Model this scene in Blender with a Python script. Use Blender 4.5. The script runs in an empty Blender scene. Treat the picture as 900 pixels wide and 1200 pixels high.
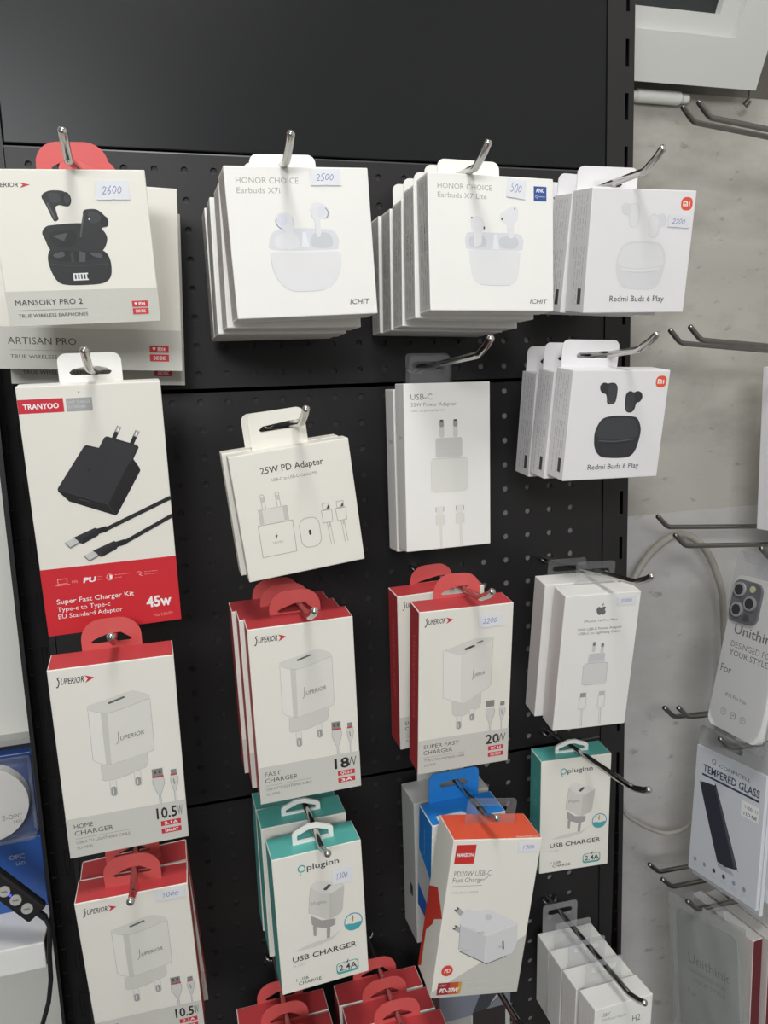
import bpy, bmesh, math, random
from mathutils import Matrix, Vector, Euler
from mathutils.geometry import tessellate_polygon
R = math.radians
MM = 0.001
EYE = 1.55                      # camera height above the floor (m)
scn = bpy.context.scene
col = scn.collection

# ------------------------------------------------------------------ camera
cam_d = bpy.data.cameras.new('camera'); cam = bpy.data.objects.new('camera', cam_d); col.objects.link(cam)
cam_d.sensor_fit = 'VERTICAL'; cam_d.sensor_height = 24.0; cam_d.lens = 917.14 * 24.0 / 1200.0
cam_d.clip_start = 0.02; cam_d.clip_end = 50
fx = Vector((0.96090871, -0.27466188, -0.03486115)); fd = Vector((-0.07689886, -0.143807, -0.98661346)); ff = Vector((0.26597183, 0.95072625, -0.15930658))
rm = Matrix((fx, -fd, -ff)).transposed().to_4x4()
cam.matrix_world = Matrix.Translation((0, -0.73614, EYE)) @ rm
scn.camera = cam

# ------------------------------------------------------------------ world, lights, exposure
w = bpy.data.worlds.new('world'); scn.world = w; w.use_nodes = True
bg = w.node_tree.nodes['Background']; bg.inputs[0].default_value = (0.93, 0.97, 1.0, 1); bg.inputs[1].default_value = 0.22
def area(name, loc, size, power, target, color=(1, 1, 1)):
    l = bpy.data.lights.new(name, 'AREA'); l.shape = 'RECTANGLE'; l.size, l.size_y = size; l.energy = power; l.color = color
    o = bpy.data.objects.new(name, l); col.objects.link(o); o.location = loc
    o.rotation_euler = (Vector(target) - Vector(loc)).to_track_quat('-Z', 'Y').to_euler()
    return o
area('ceiling_lamp_light', (0.03, -0.70, EYE + 1.12), (0.30, 0.30), 13.0, (0.1, -0.25, EYE - 0.3), (1.0, 0.99, 0.97))
area('front_fill_light', (-0.75, -2.8, EYE + 1.12), (1.1, 1.1), 92.0, (0.3, 0, EYE - 0.3), (0.98, 0.99, 1.0))  # added frontal fill that evens out the rows, not a known lamp
scn.view_settings.view_transform = 'Standard'; scn.view_settings.look = 'None'
scn.view_settings.gamma = 1.0; scn.view_settings.use_curve_mapping = False
scn.view_settings.exposure = -0.16

# ------------------------------------------------------------------ materials
def lin(c): return tuple(((x / 255) / 12.92 if x / 255 <= 0.04045 else ((x / 255 + 0.055) / 1.055) ** 2.4) for x in c)
_mats = {}
def mat(name, rgb, rough=0.5, metal=0.0, spec=0.5, noise=0.0, nscale=60, bump=0.0, bscale=400, coat=0.0, emit=0):
    if name in _mats: return _mats[name]
    m = bpy.data.materials.new(name); m.use_nodes = True; nt = m.node_tree; b = nt.nodes['Principled BSDF']
    c = (*lin(rgb), 1); b.inputs['Base Color'].default_value = c
    b.inputs['Roughness'].default_value = rough; b.inputs['Metallic'].default_value = metal
    b.inputs['Specular IOR Level'].default_value = spec; b.inputs['Coat Weight'].default_value = coat
    if emit: b.inputs['Emission Color'].default_value = c; b.inputs['Emission Strength'].default_value = emit
    if noise or bump:
        tc = nt.nodes.new('ShaderNodeTexCoord')
    if noise:
        n = nt.nodes.new('ShaderNodeTexNoise'); n.inputs['Scale'].default_value = nscale; n.inputs['Detail'].default_value = 6
        nt.links.new(tc.outputs['Object'], n.inputs['Vector'])
        mx = nt.nodes.new('ShaderNodeMix'); mx.data_type = 'RGBA'
        mx.inputs[6].default_value = tuple(x * (1 - noise) for x in c[:3]) + (1,); mx.inputs[7].default_value = tuple(min(1, x * (1 + noise)) for x in c[:3]) + (1,)
        nt.links.new(n.outputs['Fac'], mx.inputs[0]); nt.links.new(mx.outputs[2], b.inputs['Base Color'])
    if bump:
        n2 = nt.nodes.new('ShaderNodeTexNoise'); n2.inputs['Scale'].default_value = bscale; n2.inputs['Detail'].default_value = 4
        nt.links.new(tc.outputs['Object'], n2.inputs['Vector'])
        bp = nt.nodes.new('ShaderNodeBump'); bp.inputs['Strength'].default_value = bump; bp.inputs['Distance'].default_value = 0.001
        nt.links.new(n2.outputs['Fac'], bp.inputs['Height']); nt.links.new(bp.outputs['Normal'], b.inputs['Normal'])
    _mats[name] = m; return m
def film(name, rgb, trans=0.8, rough=0.08, diffuse=0.1, bump=0.0, bscale=25, spec=0.5):
    if name in _mats: return _mats[name]
    m = bpy.data.materials.new(name); m.use_nodes = True; nt = m.node_tree; nt.nodes.remove(nt.nodes['Principled BSDF'])
    out = nt.nodes['Material Output']
    t = nt.nodes.new('ShaderNodeBsdfTransparent'); t.inputs[0].default_value = (0.97, 0.97, 0.97, 1)
    p = nt.nodes.new('ShaderNodeBsdfPrincipled'); p.inputs['Base Color'].default_value = (*lin(rgb), 1); p.inputs['Roughness'].default_value = rough
    p.inputs['Specular IOR Level'].default_value = spec
    fr = nt.nodes.new('ShaderNodeLayerWeight'); fr.inputs['Blend'].default_value = 0.35
    mp = nt.nodes.new('ShaderNodeMapRange'); mp.inputs['To Min'].default_value = 1 - trans; mp.inputs['To Max'].default_value = min(1, 1 - trans + 0.3)
    nt.links.new(fr.outputs['Fresnel'], mp.inputs['Value'])
    mx = nt.nodes.new('ShaderNodeMixShader')
    nt.links.new(mp.outputs[0], mx.inputs[0]); nt.links.new(t.outputs[0], mx.inputs[1]); nt.links.new(p.outputs[0], mx.inputs[2])
    nt.links.new(mx.outputs[0], out.inputs[0])
    if bump:
        tc = nt.nodes.new('ShaderNodeTexCoord'); n2 = nt.nodes.new('ShaderNodeTexNoise'); n2.inputs['Scale'].default_value = bscale; n2.inputs['Detail'].default_value = 3
        nt.links.new(tc.outputs['Object'], n2.inputs['Vector'])
        bp = nt.nodes.new('ShaderNodeBump'); bp.inputs['Strength'].default_value = bump; bp.inputs['Distance'].default_value = 0.004
        nt.links.new(n2.outputs['Fac'], bp.inputs['Height']); nt.links.new(bp.outputs['Normal'], p.inputs['Normal'])
    _mats[name] = m; return m
def soft(c, k=.45): return tuple(int(round(x + (y - x) * k)) for x, y in zip(c, (229, 228, 224)))
def ink(r, g, b, rough=0.5): return mat('ink_%02x%02x%02x' % (r, g, b), (r, g, b), rough)
G = lambda v: ink(v, v, v)
WHITE = mat('white_card', (231, 230, 226), 0.42, noise=0.012, nscale=30)
COOLW = mat('cool_white_card', (228, 226, 228), 0.38)
CREAM = mat('ivory_card', (226, 223, 214), 0.5, noise=0.012, nscale=30)
RED = mat('red_card', (184, 62, 66), 0.45, noise=0.03, nscale=40)
REDTAB = mat('red_tab_card', (206, 88, 86), 0.5)
TEAL = mat('teal_card', (92, 178, 170), 0.45)
ORANGE = mat('orange_card', (224, 88, 58), 0.42)
BLUE = mat('blue_card', (38, 128, 208), 0.4)
GREYC = mat('grey_card', (186, 186, 184), 0.5)
CHROME = mat('chrome_wire', (190, 188, 184), 0.16, metal=1.0, noise=0.1, nscale=90)
STEEL = mat('dull_steel_wire', (128, 126, 124), 0.28, metal=1.0)
BLACK = mat('black_powder_coat', (34, 32, 33), 0.45, spec=0.35, bump=0.05, bscale=900)
BLACKTOP = mat('black_smooth_sheet', (24, 25, 27), 0.32, spec=0.22, bump=0.03, bscale=700)
DARK = mat('dark_slot', (6, 6, 7), 0.9)
WPLAST = mat('white_plastic', (232, 232, 228), 0.3)
CLEAR = film('clear_plastic_tab', (190, 190, 194), trans=0.93, rough=0.12)
STICK = mat('sticker_paper', (220, 222, 227), 0.55)
PEN = ink(62, 74, 150)

# ------------------------------------------------------------------ mesh builder
class MB:
    def __init__(s): s.v = []; s.f = []; s.mi = []; s.ms = []; s.sm = []
    def m(s, mt):
        if mt not in s.ms: s.ms.append(mt)
        return s.ms.index(mt)
    def add(s, vs, fs, mt, smooth=False):
        o = len(s.v); s.v += [Vector(x) for x in vs]; i = s.m(mt)
        for f in fs: s.f.append([o + k for k in f]); s.mi.append(i); s.sm.append(smooth)
    def box(s, lo, hi, mt, sides=None):
        (x0, y0, z0), (x1, y1, z1) = lo, hi
        vs = [(x0, y0, z0), (x1, y0, z0), (x1, y1, z0), (x0, y1, z0), (x0, y0, z1), (x1, y0, z1), (x1, y1, z1), (x0, y1, z1)]
        F = dict(bottom=(0, 3, 2, 1), top=(4, 5, 6, 7), front=(0, 1, 5, 4), right=(1, 2, 6, 5), back=(2, 3, 7, 6), left=(3, 0, 4, 7))
        for n, f in F.items(): s.add([vs[k] for k in f], [(0, 1, 2, 3)], (sides or {}).get(n, mt))
    def bevbox(s, lo, hi, b, mt, sides=None, seg=2):
        bm = bmesh.new(); bmesh.ops.create_cube(bm, size=1)
        lo = Vector(lo); hi = Vector(hi); c = (lo + hi) / 2; d = hi - lo
        for v in bm.verts: v.co = Vector((v.co.x * d.x, v.co.y * d.y, v.co.z * d.z)) + c
        bmesh.ops.bevel(bm, geom=bm.edges[:], offset=b, segments=seg, affect='EDGES', profile=0.5)
        bm.normal_update(); bm.verts.ensure_lookup_table()
        for f in bm.faces:
            n = f.normal; k = None
            for nm, ax, sg in (('left', 0, -1), ('right', 0, 1), ('front', 1, -1), ('back', 1, 1), ('bottom', 2, -1), ('top', 2, 1)):
                if n[ax] * sg > 0.97: k = nm
            s.add([v.co.copy() for v in f.verts], [tuple(range(len(f.verts)))], (sides or {}).get(k, mt) if k else (sides or {}).get('edge', mt))
        bm.free()
    def poly(s, loops, fn, mt):
        """flat polygon (outer loop + holes) of 2D points, placed by fn(x, y) -> 3D"""
        pts = [p for l in loops for p in l]
        tr = tessellate_polygon([[Vector((p[0], p[1], 0)) for p in l] for l in loops])
        fs = []
        for t in tr:
            a, b, c = (pts[k] for k in t)
            if (b[0] - a[0]) * (c[1] - a[1]) - (b[1] - a[1]) * (c[0] - a[0]) < 0: t = (t[0], t[2], t[1])
            fs.append(tuple(t))
        s.add([fn(*p) for p in pts], fs, mt)
    def slab(s, loops, fn, t, mt):
        """polygon with thickness: fn(x, y, depth) -> 3D, depth 0..t"""
        s.poly(loops, lambda x, y: fn(x, y, 0), mt)
        o = MB(); o.poly(loops, lambda x, y: fn(x, y, t), mt); s.add(o.v, [tuple(reversed(f)) for f in o.f], mt)
        for l in loops:
            n = len(l)
            for i in range(n):
                a, b = l[i], l[(i + 1) % n]
                s.add([fn(*a, 0), fn(*a, t), fn(*b, t), fn(*b, 0)], [(0, 1, 2, 3)], mt)
    def tube(s, pts, r, mt, n=12, cap=True, rr=None, closed=False):
        pts = [Vector(p) for p in pts]; N = len(pts); ring = []; up = None
        for i, p in enumerate(pts):
            if closed: t = (pts[(i + 1) % N] - pts[i - 1]).normalized()
            else:
                t = Vector()
                if i > 0: t += (p - pts[i - 1]).normalized()
                if i < N - 1: t += (pts[i + 1] - p).normalized()
                t.normalize()
            if up is None: up = Vector((0, 0, 1)) if abs(t.z) < 0.8 else Vector((1, 0, 0))
            a = t.cross(up); a.normalize(); b = a.cross(t); up = b
            rad = rr[i] if rr else r
            ring.append([p + a * math.cos(2 * math.pi * k / n) * rad + b * math.sin(2 * math.pi * k / n) * rad for k in range(n)])
        vs = [v for q in ring for v in q]; fs = []
        for i in range(N if closed else N - 1):
            j = (i + 1) % N
            for k in range(n): fs.append((i * n + k, i * n + (k + 1) % n, j * n + (k + 1) % n, j * n + k))
        s.add(vs, fs, mt, True)
        if cap and not closed:
            for q, e, sg in ((ring[0], pts[0] - pts[1], 0), (ring[-1], pts[-1] - pts[-2], 1)):
                e = e.normalized(); c = sum(q, Vector()) / n; rad = (q[0] - c).length
                q2 = [c + (x - c) * 0.7 + e * rad * 0.45 for x in q]; ap = c + e * rad * 0.62
                f1 = [(k, (k + 1) % n, n + (k + 1) % n, n + k) for k in range(n)]; f2 = [(n + k, n + (k + 1) % n, 2 * n) for k in range(n)]
                if not sg: f1 = [tuple(reversed(f)) for f in f1]; f2 = [tuple(reversed(f)) for f in f2]
                s.add(q + q2 + [ap], f1 + f2, mt, True)
    def build(s, name, parent=None, loc=None, weld=False):
        me = bpy.data.meshes.new(name)
        me.from_pydata([(v * MM) for v in s.v], [], s.f); 
        for m_ in s.ms: me.materials.append(m_)
        me.polygons.foreach_set('material_index', s.mi); me.polygons.foreach_set('use_smooth', s.sm); me.update()
        if weld:
            bm = bmesh.new(); bm.from_mesh(me); bmesh.ops.remove_doubles(bm, verts=bm.verts[:], dist=1e-6); bm.to_mesh(me); bm.free()
        return link(name, me, parent, loc)
def link(name, me, parent=None, loc=None):
    o = bpy.data.objects.new(name, me); col.objects.link(o)
    if parent: o.parent = parent
    if loc: o.location = loc
    return o
def tag(o, label, cat, group=None):
    o['label'] = label; o['category'] = cat
    if group: o['group'] = group
    return o
def P3(x, y, z): return (x * MM, y * MM, z * MM + EYE)         # mm from the eye level at the board -> metres
def thing(name, label, cat, loc, rot=(0, 0, 0), group=None):
    """rot = yaw, roll, pitch in degrees (yaw about up, then pitch, then roll about the own front)"""
    o = bpy.data.objects.new(name, None); col.objects.link(o); o.empty_display_size = 0.02
    a, b, c = map(R, rot)
    m = Matrix.Rotation(a, 3, 'Z') @ Matrix.Rotation(c, 3, 'X') @ Matrix.Rotation(b, 3, 'Y')
    o.matrix_world = Matrix.Translation(P3(*loc)) @ m.to_4x4()
    return tag(o, label, cat, group)
def struct(o): o['kind'] = 'structure'; return o

# ------------------------------------------------------------------ lettering
_txt = {}
def glyphs(body, bold=0.0):
    k = (body, bold)
    if k in _txt: return _txt[k]
    c = bpy.data.curves.new('t', 'FONT'); c.body = body; c.size = 1; c.resolution_u = 2; c.offset = bold; c.fill_mode = 'FRONT'
    o = bpy.data.objects.new('t', c); col.objects.link(o)
    bpy.context.view_layer.update()
    me = o.evaluated_get(bpy.context.evaluated_depsgraph_get()).to_mesh()
    vs = [(v.co.x, v.co.y) for v in me.vertices]; fs = [tuple(p.vertices) for p in me.polygons]
    o.evaluated_get(bpy.context.evaluated_depsgraph_get()).to_mesh_clear()
    bpy.data.objects.remove(o); bpy.data.curves.remove(c)
    _txt[k] = (vs, fs); return _txt[k]
CAP = max(v[1] for v in glyphs('H')[0])
DIG = {'0': [[(.5, 1), (.15, .7), (.15, .3), (.45, 0), (.8, .3), (.85, .7), (.5, 1)]], '1': [[(.2, .75), (.5, 1), (.45, 0)]],
       '2': [[(.1, .75), (.4, 1), (.8, .8), (.6, .4), (.1, 0), (.9, .08)]], '3': [[(.1, .95), (.7, .95), (.4, .6), (.8, .35), (.5, 0), (.1, .1)]],
       '5': [[(.85, 1), (.3, 1), (.2, .55), (.7, .55), (.8, .2), (.4, 0), (.1, .12)]], '6': [[(.7, 1), (.25, .55), (.15, .2), (.5, 0), (.8, .25), (.5, .5), (.2, .3)]],
       '9': [[(.8, .75), (.5, 1), (.2, .7), (.5, .5), (.8, .7), (.75, .3), (.4, 0)]], '4': [[(.6, 1), (.1, .4), (.9, .4)], [(.7, .7), (.6, 0)]],
       '7': [[(.1, 1), (.85, 1), (.35, 0)]]}
def smooth_loop(pts, n=5):
    out = []; N = len(pts)
    for i in range(N):
        p0, p1, p2, p3 = (Vector(pts[(i + k - 1) % N]) for k in range(4))
        for j in range(n):
            t = j / n
            q = 0.5 * ((2 * p1) + (p2 - p0) * t + (2 * p0 - 5 * p1 + 4 * p2 - p3) * t * t + (3 * p1 - p0 - 3 * p2 + p3) * t ** 3)
            out.append((q.x, q.y))
    return out
class Printer:
    """prints flat ink onto a face of w x h mm; u to the right, v down, both 0..1"""
    def __init__(s, mb, w, h, fn, step=0.008): s.mb = mb; s.w = w; s.h = h; s.fn = fn; s.k = 0; s.step = step
    def _p(s, pts): return [(u * s.w, -v * s.h) for u, v in pts]
    def _lay(s, loops, mt):
        s.k += 1; d = s.k * s.step
        s.mb.poly(loops, lambda x, y: s.fn(x, y, d), mt)
    def poly(s, pts, mt, holes=()): s._lay([s._p(pts)] + [s._p(h) for h in holes], mt)
    def blob(s, pts, mt, n=5): s._lay([smooth_loop(s._p(pts), n)], mt)
    def rect(s, u0, v0, u1, v1, mt, r=0):
        x0, x1, y0, y1 = u0 * s.w, u1 * s.w, -v1 * s.h, -v0 * s.h
        s._lay([rrect(x0, y0, x1, y1, r)], mt)
    def ell(s, u, v, rx, ry, mt, ring=0, n=28):
        cx, cy = u * s.w, -v * s.h
        L = [(cx + rx * math.cos(2 * math.pi * k / n), cy + ry * math.sin(2 * math.pi * k / n)) for k in range(n)]
        H = [[(cx + (rx - ring) * math.cos(2 * math.pi * k / n), cy + (ry - ring) * math.sin(2 * math.pi * k / n)) for k in range(n)]] if ring else []
        s._lay([L] + H, mt)
    def line(s, pts, wd, mt, closed=False, sm=0):
        q = s._p(pts)
        if sm:
            if closed: q = smooth_loop(q, sm)
            else:
                e = [q[0]] + q + [q[-1]]; o = []
                for i in range(1, len(e) - 2):
                    p0, p1, p2, p3 = map(Vector, e[i - 1:i + 3])
                    for j in range(sm):
                        t = j / sm; z = 0.5 * ((2 * p1) + (p2 - p0) * t + (2 * p0 - 5 * p1 + 4 * p2 - p3) * t * t + (3 * p1 - p0 - 3 * p2 + p3) * t ** 3); o.append((z.x, z.y))
                q = o + [q[-1]]
        s.k += 1; d = s.k * s.step; ribbon(s.mb, q, wd, lambda x, y: s.fn(x, y, d), mt, closed)
    def text(s, body, u0, vb, u1, vt, mt, bold=0.0, shear=0.0, skew=0.0):
        vs, fs = glyphs(body, bold)
        xs = [v[0] for v in vs]; a, b = min(xs), max(xs); sx = (u1 - u0) * s.w / (b - a); sy = (vb - vt) * s.h / CAP
        s.k += 1; d = s.k * s.step
        s.mb.add([s.fn(u0 * s.w + (x - a) * sx + y * sy * shear, -vb * s.h + y * sy + (x - a) * sx * skew, d) for x, y in vs], fs, mt)
    def hand(s, body, u0, vb, u1, vt, mt=PEN, wd=0.38):
        n = len(body); cw = (u1 - u0) / n; ch = vb - vt; s.k += 1; d = s.k * s.step
        for i, c in enumerate(body):
            for st in DIG[c]:
                j = random.Random(i * 7 + ord(c)); dy = j.uniform(-.05, .09); sc = j.uniform(.78, 1.05); q = s._p([(u0 + (i * .93 + x * 0.95 + y * 0.30) * cw, vb - (dy + y * sc) * ch) for x, y in st])
                if len(q) > 3: q = [q[0]] + [tuple((Vector(a) * .25 + Vector(b) * .75) if k else (Vector(a) * .75 + Vector(b) * .25)) for a, b in zip(q[:-1], q[1:]) for k in (0, 1)] + [q[-1]]
                ribbon(s.mb, q, wd, lambda x, y: s.fn(x, y, d), mt)
    def smalltext(s, u0, v0, u1, v1, rows, mt, seed=0, wd=0.5, vertical=False):
        rnd = random.Random(seed); s.k += 1; d = s.k * s.step
        for i in range(rows):
            t = (i + 0.5) / rows; c = 0.0
            while c < 1:
                l = rnd.uniform(0.06, 0.2); e = min(1, c + l)
                if vertical: q = [(u0 + (u1 - u0) * t, v0 + (v1 - v0) * c), (u0 + (u1 - u0) * t, v0 + (v1 - v0) * e)]
                else: q = [(u0 + (u1 - u0) * c, v0 + (v1 - v0) * t), (u0 + (u1 - u0) * e, v0 + (v1 - v0) * t)]
                ribbon(s.mb, s._p(q), wd, lambda x, y: s.fn(x, y, d), mt); c = e + rnd.uniform(0.03, 0.06)
                if rnd.random() < 0.06: break
def ribbon(mb, q, wd, fn, mt, closed=False):
    n = len(q); L = []; Rr = []; q = [Vector(p) for p in q]
    for i in range(n):
        a = q[i - 1] if (i > 0 or closed) else None; b = q[(i + 1) % n] if (i < n - 1 or closed) else None
        d1 = (q[i] - a).normalized() if a is not None and (q[i] - a).length > 1e-9 else None
        d2 = (b - q[i]).normalized() if b is not None and (b - q[i]).length > 1e-9 else None
        d = (d1 or d2) if not (d1 and d2) else (d1 + d2 if (d1 + d2).length > 1e-3 else d1)
        d = d.normalized(); nn = Vector((-d.y, d.x)); k = 1.0
        if d1 and d2: k = min(1.6, 1 / max(0.3, nn.dot(Vector((-d1.y, d1.x)))))
        L.append(q[i] + nn * wd / 2 * k); Rr.append(q[i] - nn * wd / 2 * k)
    vs = [fn(*p) for p in L] + [fn(*p) for p in Rr]; fs = []
    for i in range(n if closed else n - 1):
        j = (i + 1) % n; fs.append((n + i, n + j, j, i))
    mb.add(vs, fs, mt)
def rrect(x0, y0, x1, y1, r=0, seg=5, corners=(1, 1, 1, 1)):
    if r <= 0: return [(x0, y0), (x1, y0), (x1, y1), (x0, y1)]
    out = []
    for (cx, cy, a0, on, px, py) in ((x0 + r, y0 + r, 180, corners[0], x0, y0), (x1 - r, y0 + r, 270, corners[1], x1, y0), (x1 - r, y1 - r, 0, corners[2], x1, y1), (x0 + r, y1 - r, 90, corners[3], x0, y1)):
        if not on: out.append((px, py)); continue
        for k in range(seg + 1):
            a = R(a0 + 90 * k / seg); out.append((cx + r * math.cos(a), cy + r * math.sin(a)))
    return out

# ------------------------------------------------------------------ the setting
WALL_Y = 90
def stained(name, lo, hi, rough, sc, bump):
    """patchy trowelled paint with smudges"""
    m = mat(name, hi, rough, bump=bump, bscale=24); nt = m.node_tree; b = nt.nodes['Principled BSDF']
    tc = nt.nodes.new('ShaderNodeTexCoord'); mp = nt.nodes.new('ShaderNodeMapping'); mp.inputs['Scale'].default_value = (1, 1, 1.9)
    nt.links.new(tc.outputs['Object'], mp.inputs[0])
    n1 = nt.nodes.new('ShaderNodeTexNoise'); n1.inputs['Scale'].default_value = sc; n1.inputs['Detail'].default_value = 8; n1.inputs['Roughness'].default_value = 0.62
    n2 = nt.nodes.new('ShaderNodeTexNoise'); n2.inputs['Scale'].default_value = sc * 9; n2.inputs['Detail'].default_value = 5
    for n in (n1, n2): nt.links.new(mp.outputs[0], n.inputs['Vector'])
    r1 = nt.nodes.new('ShaderNodeValToRGB'); r1.color_ramp.elements[0].position = 0.36; r1.color_ramp.elements[1].position = 0.60
    r1.color_ramp.elements[0].color = (*lin(lo), 1); r1.color_ramp.elements[1].color = (*lin(hi), 1)
    r2 = nt.nodes.new('ShaderNodeValToRGB'); r2.color_ramp.elements[0].position = 0.26; r2.color_ramp.elements[1].position = 0.36
    r2.color_ramp.elements[0].color = (.55, .52, .48, 1); r2.color_ramp.elements[1].color = (1, 1, 1, 1)
    nt.links.new(n1.outputs['Fac'], r1.inputs[0]); nt.links.new(n2.outputs['Fac'], r2.inputs[0])
    mx = nt.nodes.new('ShaderNodeMix'); mx.data_type = 'RGBA'; mx.blend_type = 'MULTIPLY'; mx.inputs[0].default_value = 0.8
    nt.links.new(r1.outputs[0], mx.inputs[6]); nt.links.new(r2.outputs[0], mx.inputs[7]); nt.links.new(mx.outputs[2], b.inputs['Base Color'])
    return m
CONC = stained('painted_concrete', (142, 139, 132), (174, 171, 163), 0.6, 5, 0.8)
CONC2 = stained('painted_concrete_lower', (170, 168, 166), (190, 188, 187), 0.45, 4, 0.4)
PLASTER = mat('white_plaster', (214, 213, 206), 0.6, noise=0.03, nscale=5)
mb = MB(); zs = -163.6 + (WALL_Y - 70) * -0.23
mb.box((460, WALL_Y, zs), (2200, WALL_Y + 60, 318), CONC); mb.box((460, WALL_Y - 1.2, -1550), (2200, WALL_Y + 60, zs), CONC2)
mb.box((-2600, WALL_Y, -1550), (460, WALL_Y + 60, 1150), PLASTER); mb.box((460, WALL_Y + 45, 318), (2200, WALL_Y + 60, 1150), mat('window_reveal', (120, 116, 108), 0.7, noise=0.08, nscale=9))
struct(mb.build('wall_back', loc=(0, 0, EYE)))
mb = MB(); mb.box((760, -2600, -1550), (830, WALL_Y, 1150), PLASTER); struct(mb.build('wall_right', loc=(0, 0, EYE)))
mb = MB(); mb.box((-2600, -3200, -1600), (2200, WALL_Y + 60, -1550), mat('grey_floor_tile', (112, 108, 104), 0.4, noise=0.05)); struct(mb.build('floor', loc=(0, 0, EYE)))
mb = MB(); mb.box((-2600, -3200, 1150), (2200, WALL_Y + 60, 1200), mat('white_ceiling', (225, 225, 222), 0.7)); struct(mb.build('ceiling', loc=(0, 0, EYE)))

# tilted window sash above the concrete wall
WPAINT = mat('white_gloss_paint', (205, 205, 202), 0.35, noise=0.02, nscale=12)
sash = bpy.data.objects.new('window_1', None); col.objects.link(sash); struct(sash)
sash.location = P3(679, 62, 316); sash.rotation_euler = (R(25), 0, 0)
mb = MB()                                   # x to the left of the corner is negative, z up along the sash
mb.slab([[(-420, 0), (0, 0), (0, 420), (-420, 420)], [(-375, 48), (-375, 372), (-45, 372), (-45, 48)]], lambda x, y, d: (x, d, y), 44, WPAINT)
mb.build('window_frame', sash)
mb = MB()
mb.slab([[(-375, 48), (-45, 48), (-45, 372), (-375, 372)], [(-353, 68), (-353, 350), (-67, 350), (-67, 68)]], lambda x, y, d: (x, 9 + d, y), 25, WPAINT)
mb.build('glazing_bead', sash)
mb = MB(); mb.box((-355, 18, 66), (-65, 22, 352), mat('dark_window_glass', (38, 42, 44), 0.08, spec=0.6)); mb.build('window_pane', sash)
mb = MB(); mb.tube([(-158, 18, -15), (-128, 18, -15)], 5.5, WPLAST, 14); mb.tube([(-140, 18, -15), (-85, 18, -15)], 7.2, WPLAST, 14); mb.tube([(-88, 18, -15), (-74, 18, -15)], 5, WPLAST, 14)
mb.build('hinge_tube', sash)
mb = MB(); mb.tube([(-6, 4, 3), (-4, 2, -8), (-8, 3, -14), (-2, 4, -17), (2, 6, -12)], 1.6, STEEL, 8); mb.build('hook_catch', sash)

# ------------------------------------------------------------------ the perforated display bay
bay = thing('display_bay', 'tall black perforated display bay with slotted uprights behind the hanging boxes', 'display stand', (172, 0, -1550))
bx = lambda mb, name: mb.build(name, bay, loc=(-172 * MM, 0, 1550 * MM))
def upright(x0, slots):
    mb = MB(); x1 = x0 + 30; loops = [[(x0, -1550), (x1, -1550), (x1, 605), (x0, 605)]]
    for z in range(-1500, 600, 50):
        for sx, sw in slots: loops.append([(x0 + sx, z + 4), (x0 + sx, z + 29), (x0 + sx + sw, z + 29), (x0 + sx + sw, z + 4)])
    mb.slab(loops, lambda x, y, d: (x, -1.5 + d, y), 2, BLACK)
    mb.box((x0, 0.6, -1550), (x0 + 1.5, 60, 605), BLACK); mb.box((x1 - 1.5, 0.6, -1550), (x1, 60, 605), BLACK); mb.box((x0 + 1.5, 20, -1550), (x1 - 1.5, 22, 605), DARK)
    bx(mb, 'upright')
upright(-136, ((6, 4), (18, 4))); upright(450, ((20, 4),))
PX0, PX1 = -105.5, 449.5
mb = MB(); mb.bevbox((PX0, -.4, 206.5), (PX1, 14, 604), 1.0, BLACKTOP); bx(mb, 'solid_panel')
def perforated(z0, z1):
    """sheet with a grid of real round holes 25 mm apart"""
    mb = MB(); r = 3.0; n = 10; th = 1.4
    cols = [-88.2 + 25 * k for k in range(21)]
    k0 = math.ceil((z0 + 8 - 15.55) / 25); rows = []
    while 15.55 + 25 * k0 < z1 - 8: rows.append(15.55 + 25 * k0); k0 += 1
    xb = [c - 12.5 for c in cols] + [cols[-1] + 12.5]; zb = [c - 12.5 for c in rows] + [rows[-1] + 12.5]
    for lo, hi in (((PX0, 0, z0), (xb[0], th, z1 - 1.6)), ((xb[-1], 0, z0), (PX1, th, z1 - 1.6)), ((xb[0], 0, z0), (xb[-1], th, zb[0])), ((xb[0], 0, zb[-1]), (xb[-1], th, z1 - 1.6))): mb.box(lo, hi, BLACK)
    ang = [R(45 + 360 * k / 12) for k in range(12)]
    for cx in cols:
        for cz in rows:
            circ = [(cx + r * math.cos(a), cz + r * math.sin(a)) for a in ang]
            sq = []
            for a in ang:
                c, s_ = math.cos(a), math.sin(a); t = 12.5 / max(abs(c), abs(s_)); sq.append((cx + c * t, cz + s_ * t))
            vs = [(x, 0, z) for x, z in sq] + [(x, 0, z) for x, z in circ] + [(x, th, z) for x, z in circ]
            fs = []
            for k in range(12):
                j = (k + 1) % 12; fs.append((k, j, 12 + j, 12 + k)); fs.append((12 + k, 12 + j, 24 + j, 24 + k))
            mb.add(vs, fs, BLACK)
    # folded lips along the top and bottom
    EDGE = mat('lit_black_edge', (66, 66, 68), 0.3)  # paler than the panel black: light caught on the lip, put into colour
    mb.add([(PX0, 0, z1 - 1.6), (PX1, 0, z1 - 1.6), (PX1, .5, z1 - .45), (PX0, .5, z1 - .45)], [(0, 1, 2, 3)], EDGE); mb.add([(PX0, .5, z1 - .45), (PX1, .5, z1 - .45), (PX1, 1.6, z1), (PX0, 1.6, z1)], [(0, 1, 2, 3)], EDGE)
    mb.box((PX0, 1.6, z1 - 1.6), (PX1, 14, z1), BLACK); mb.box((PX0, th, z0), (PX1, 14, z0 + 1.4), BLACK)
    bx(mb, 'perforated_panel')
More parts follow.
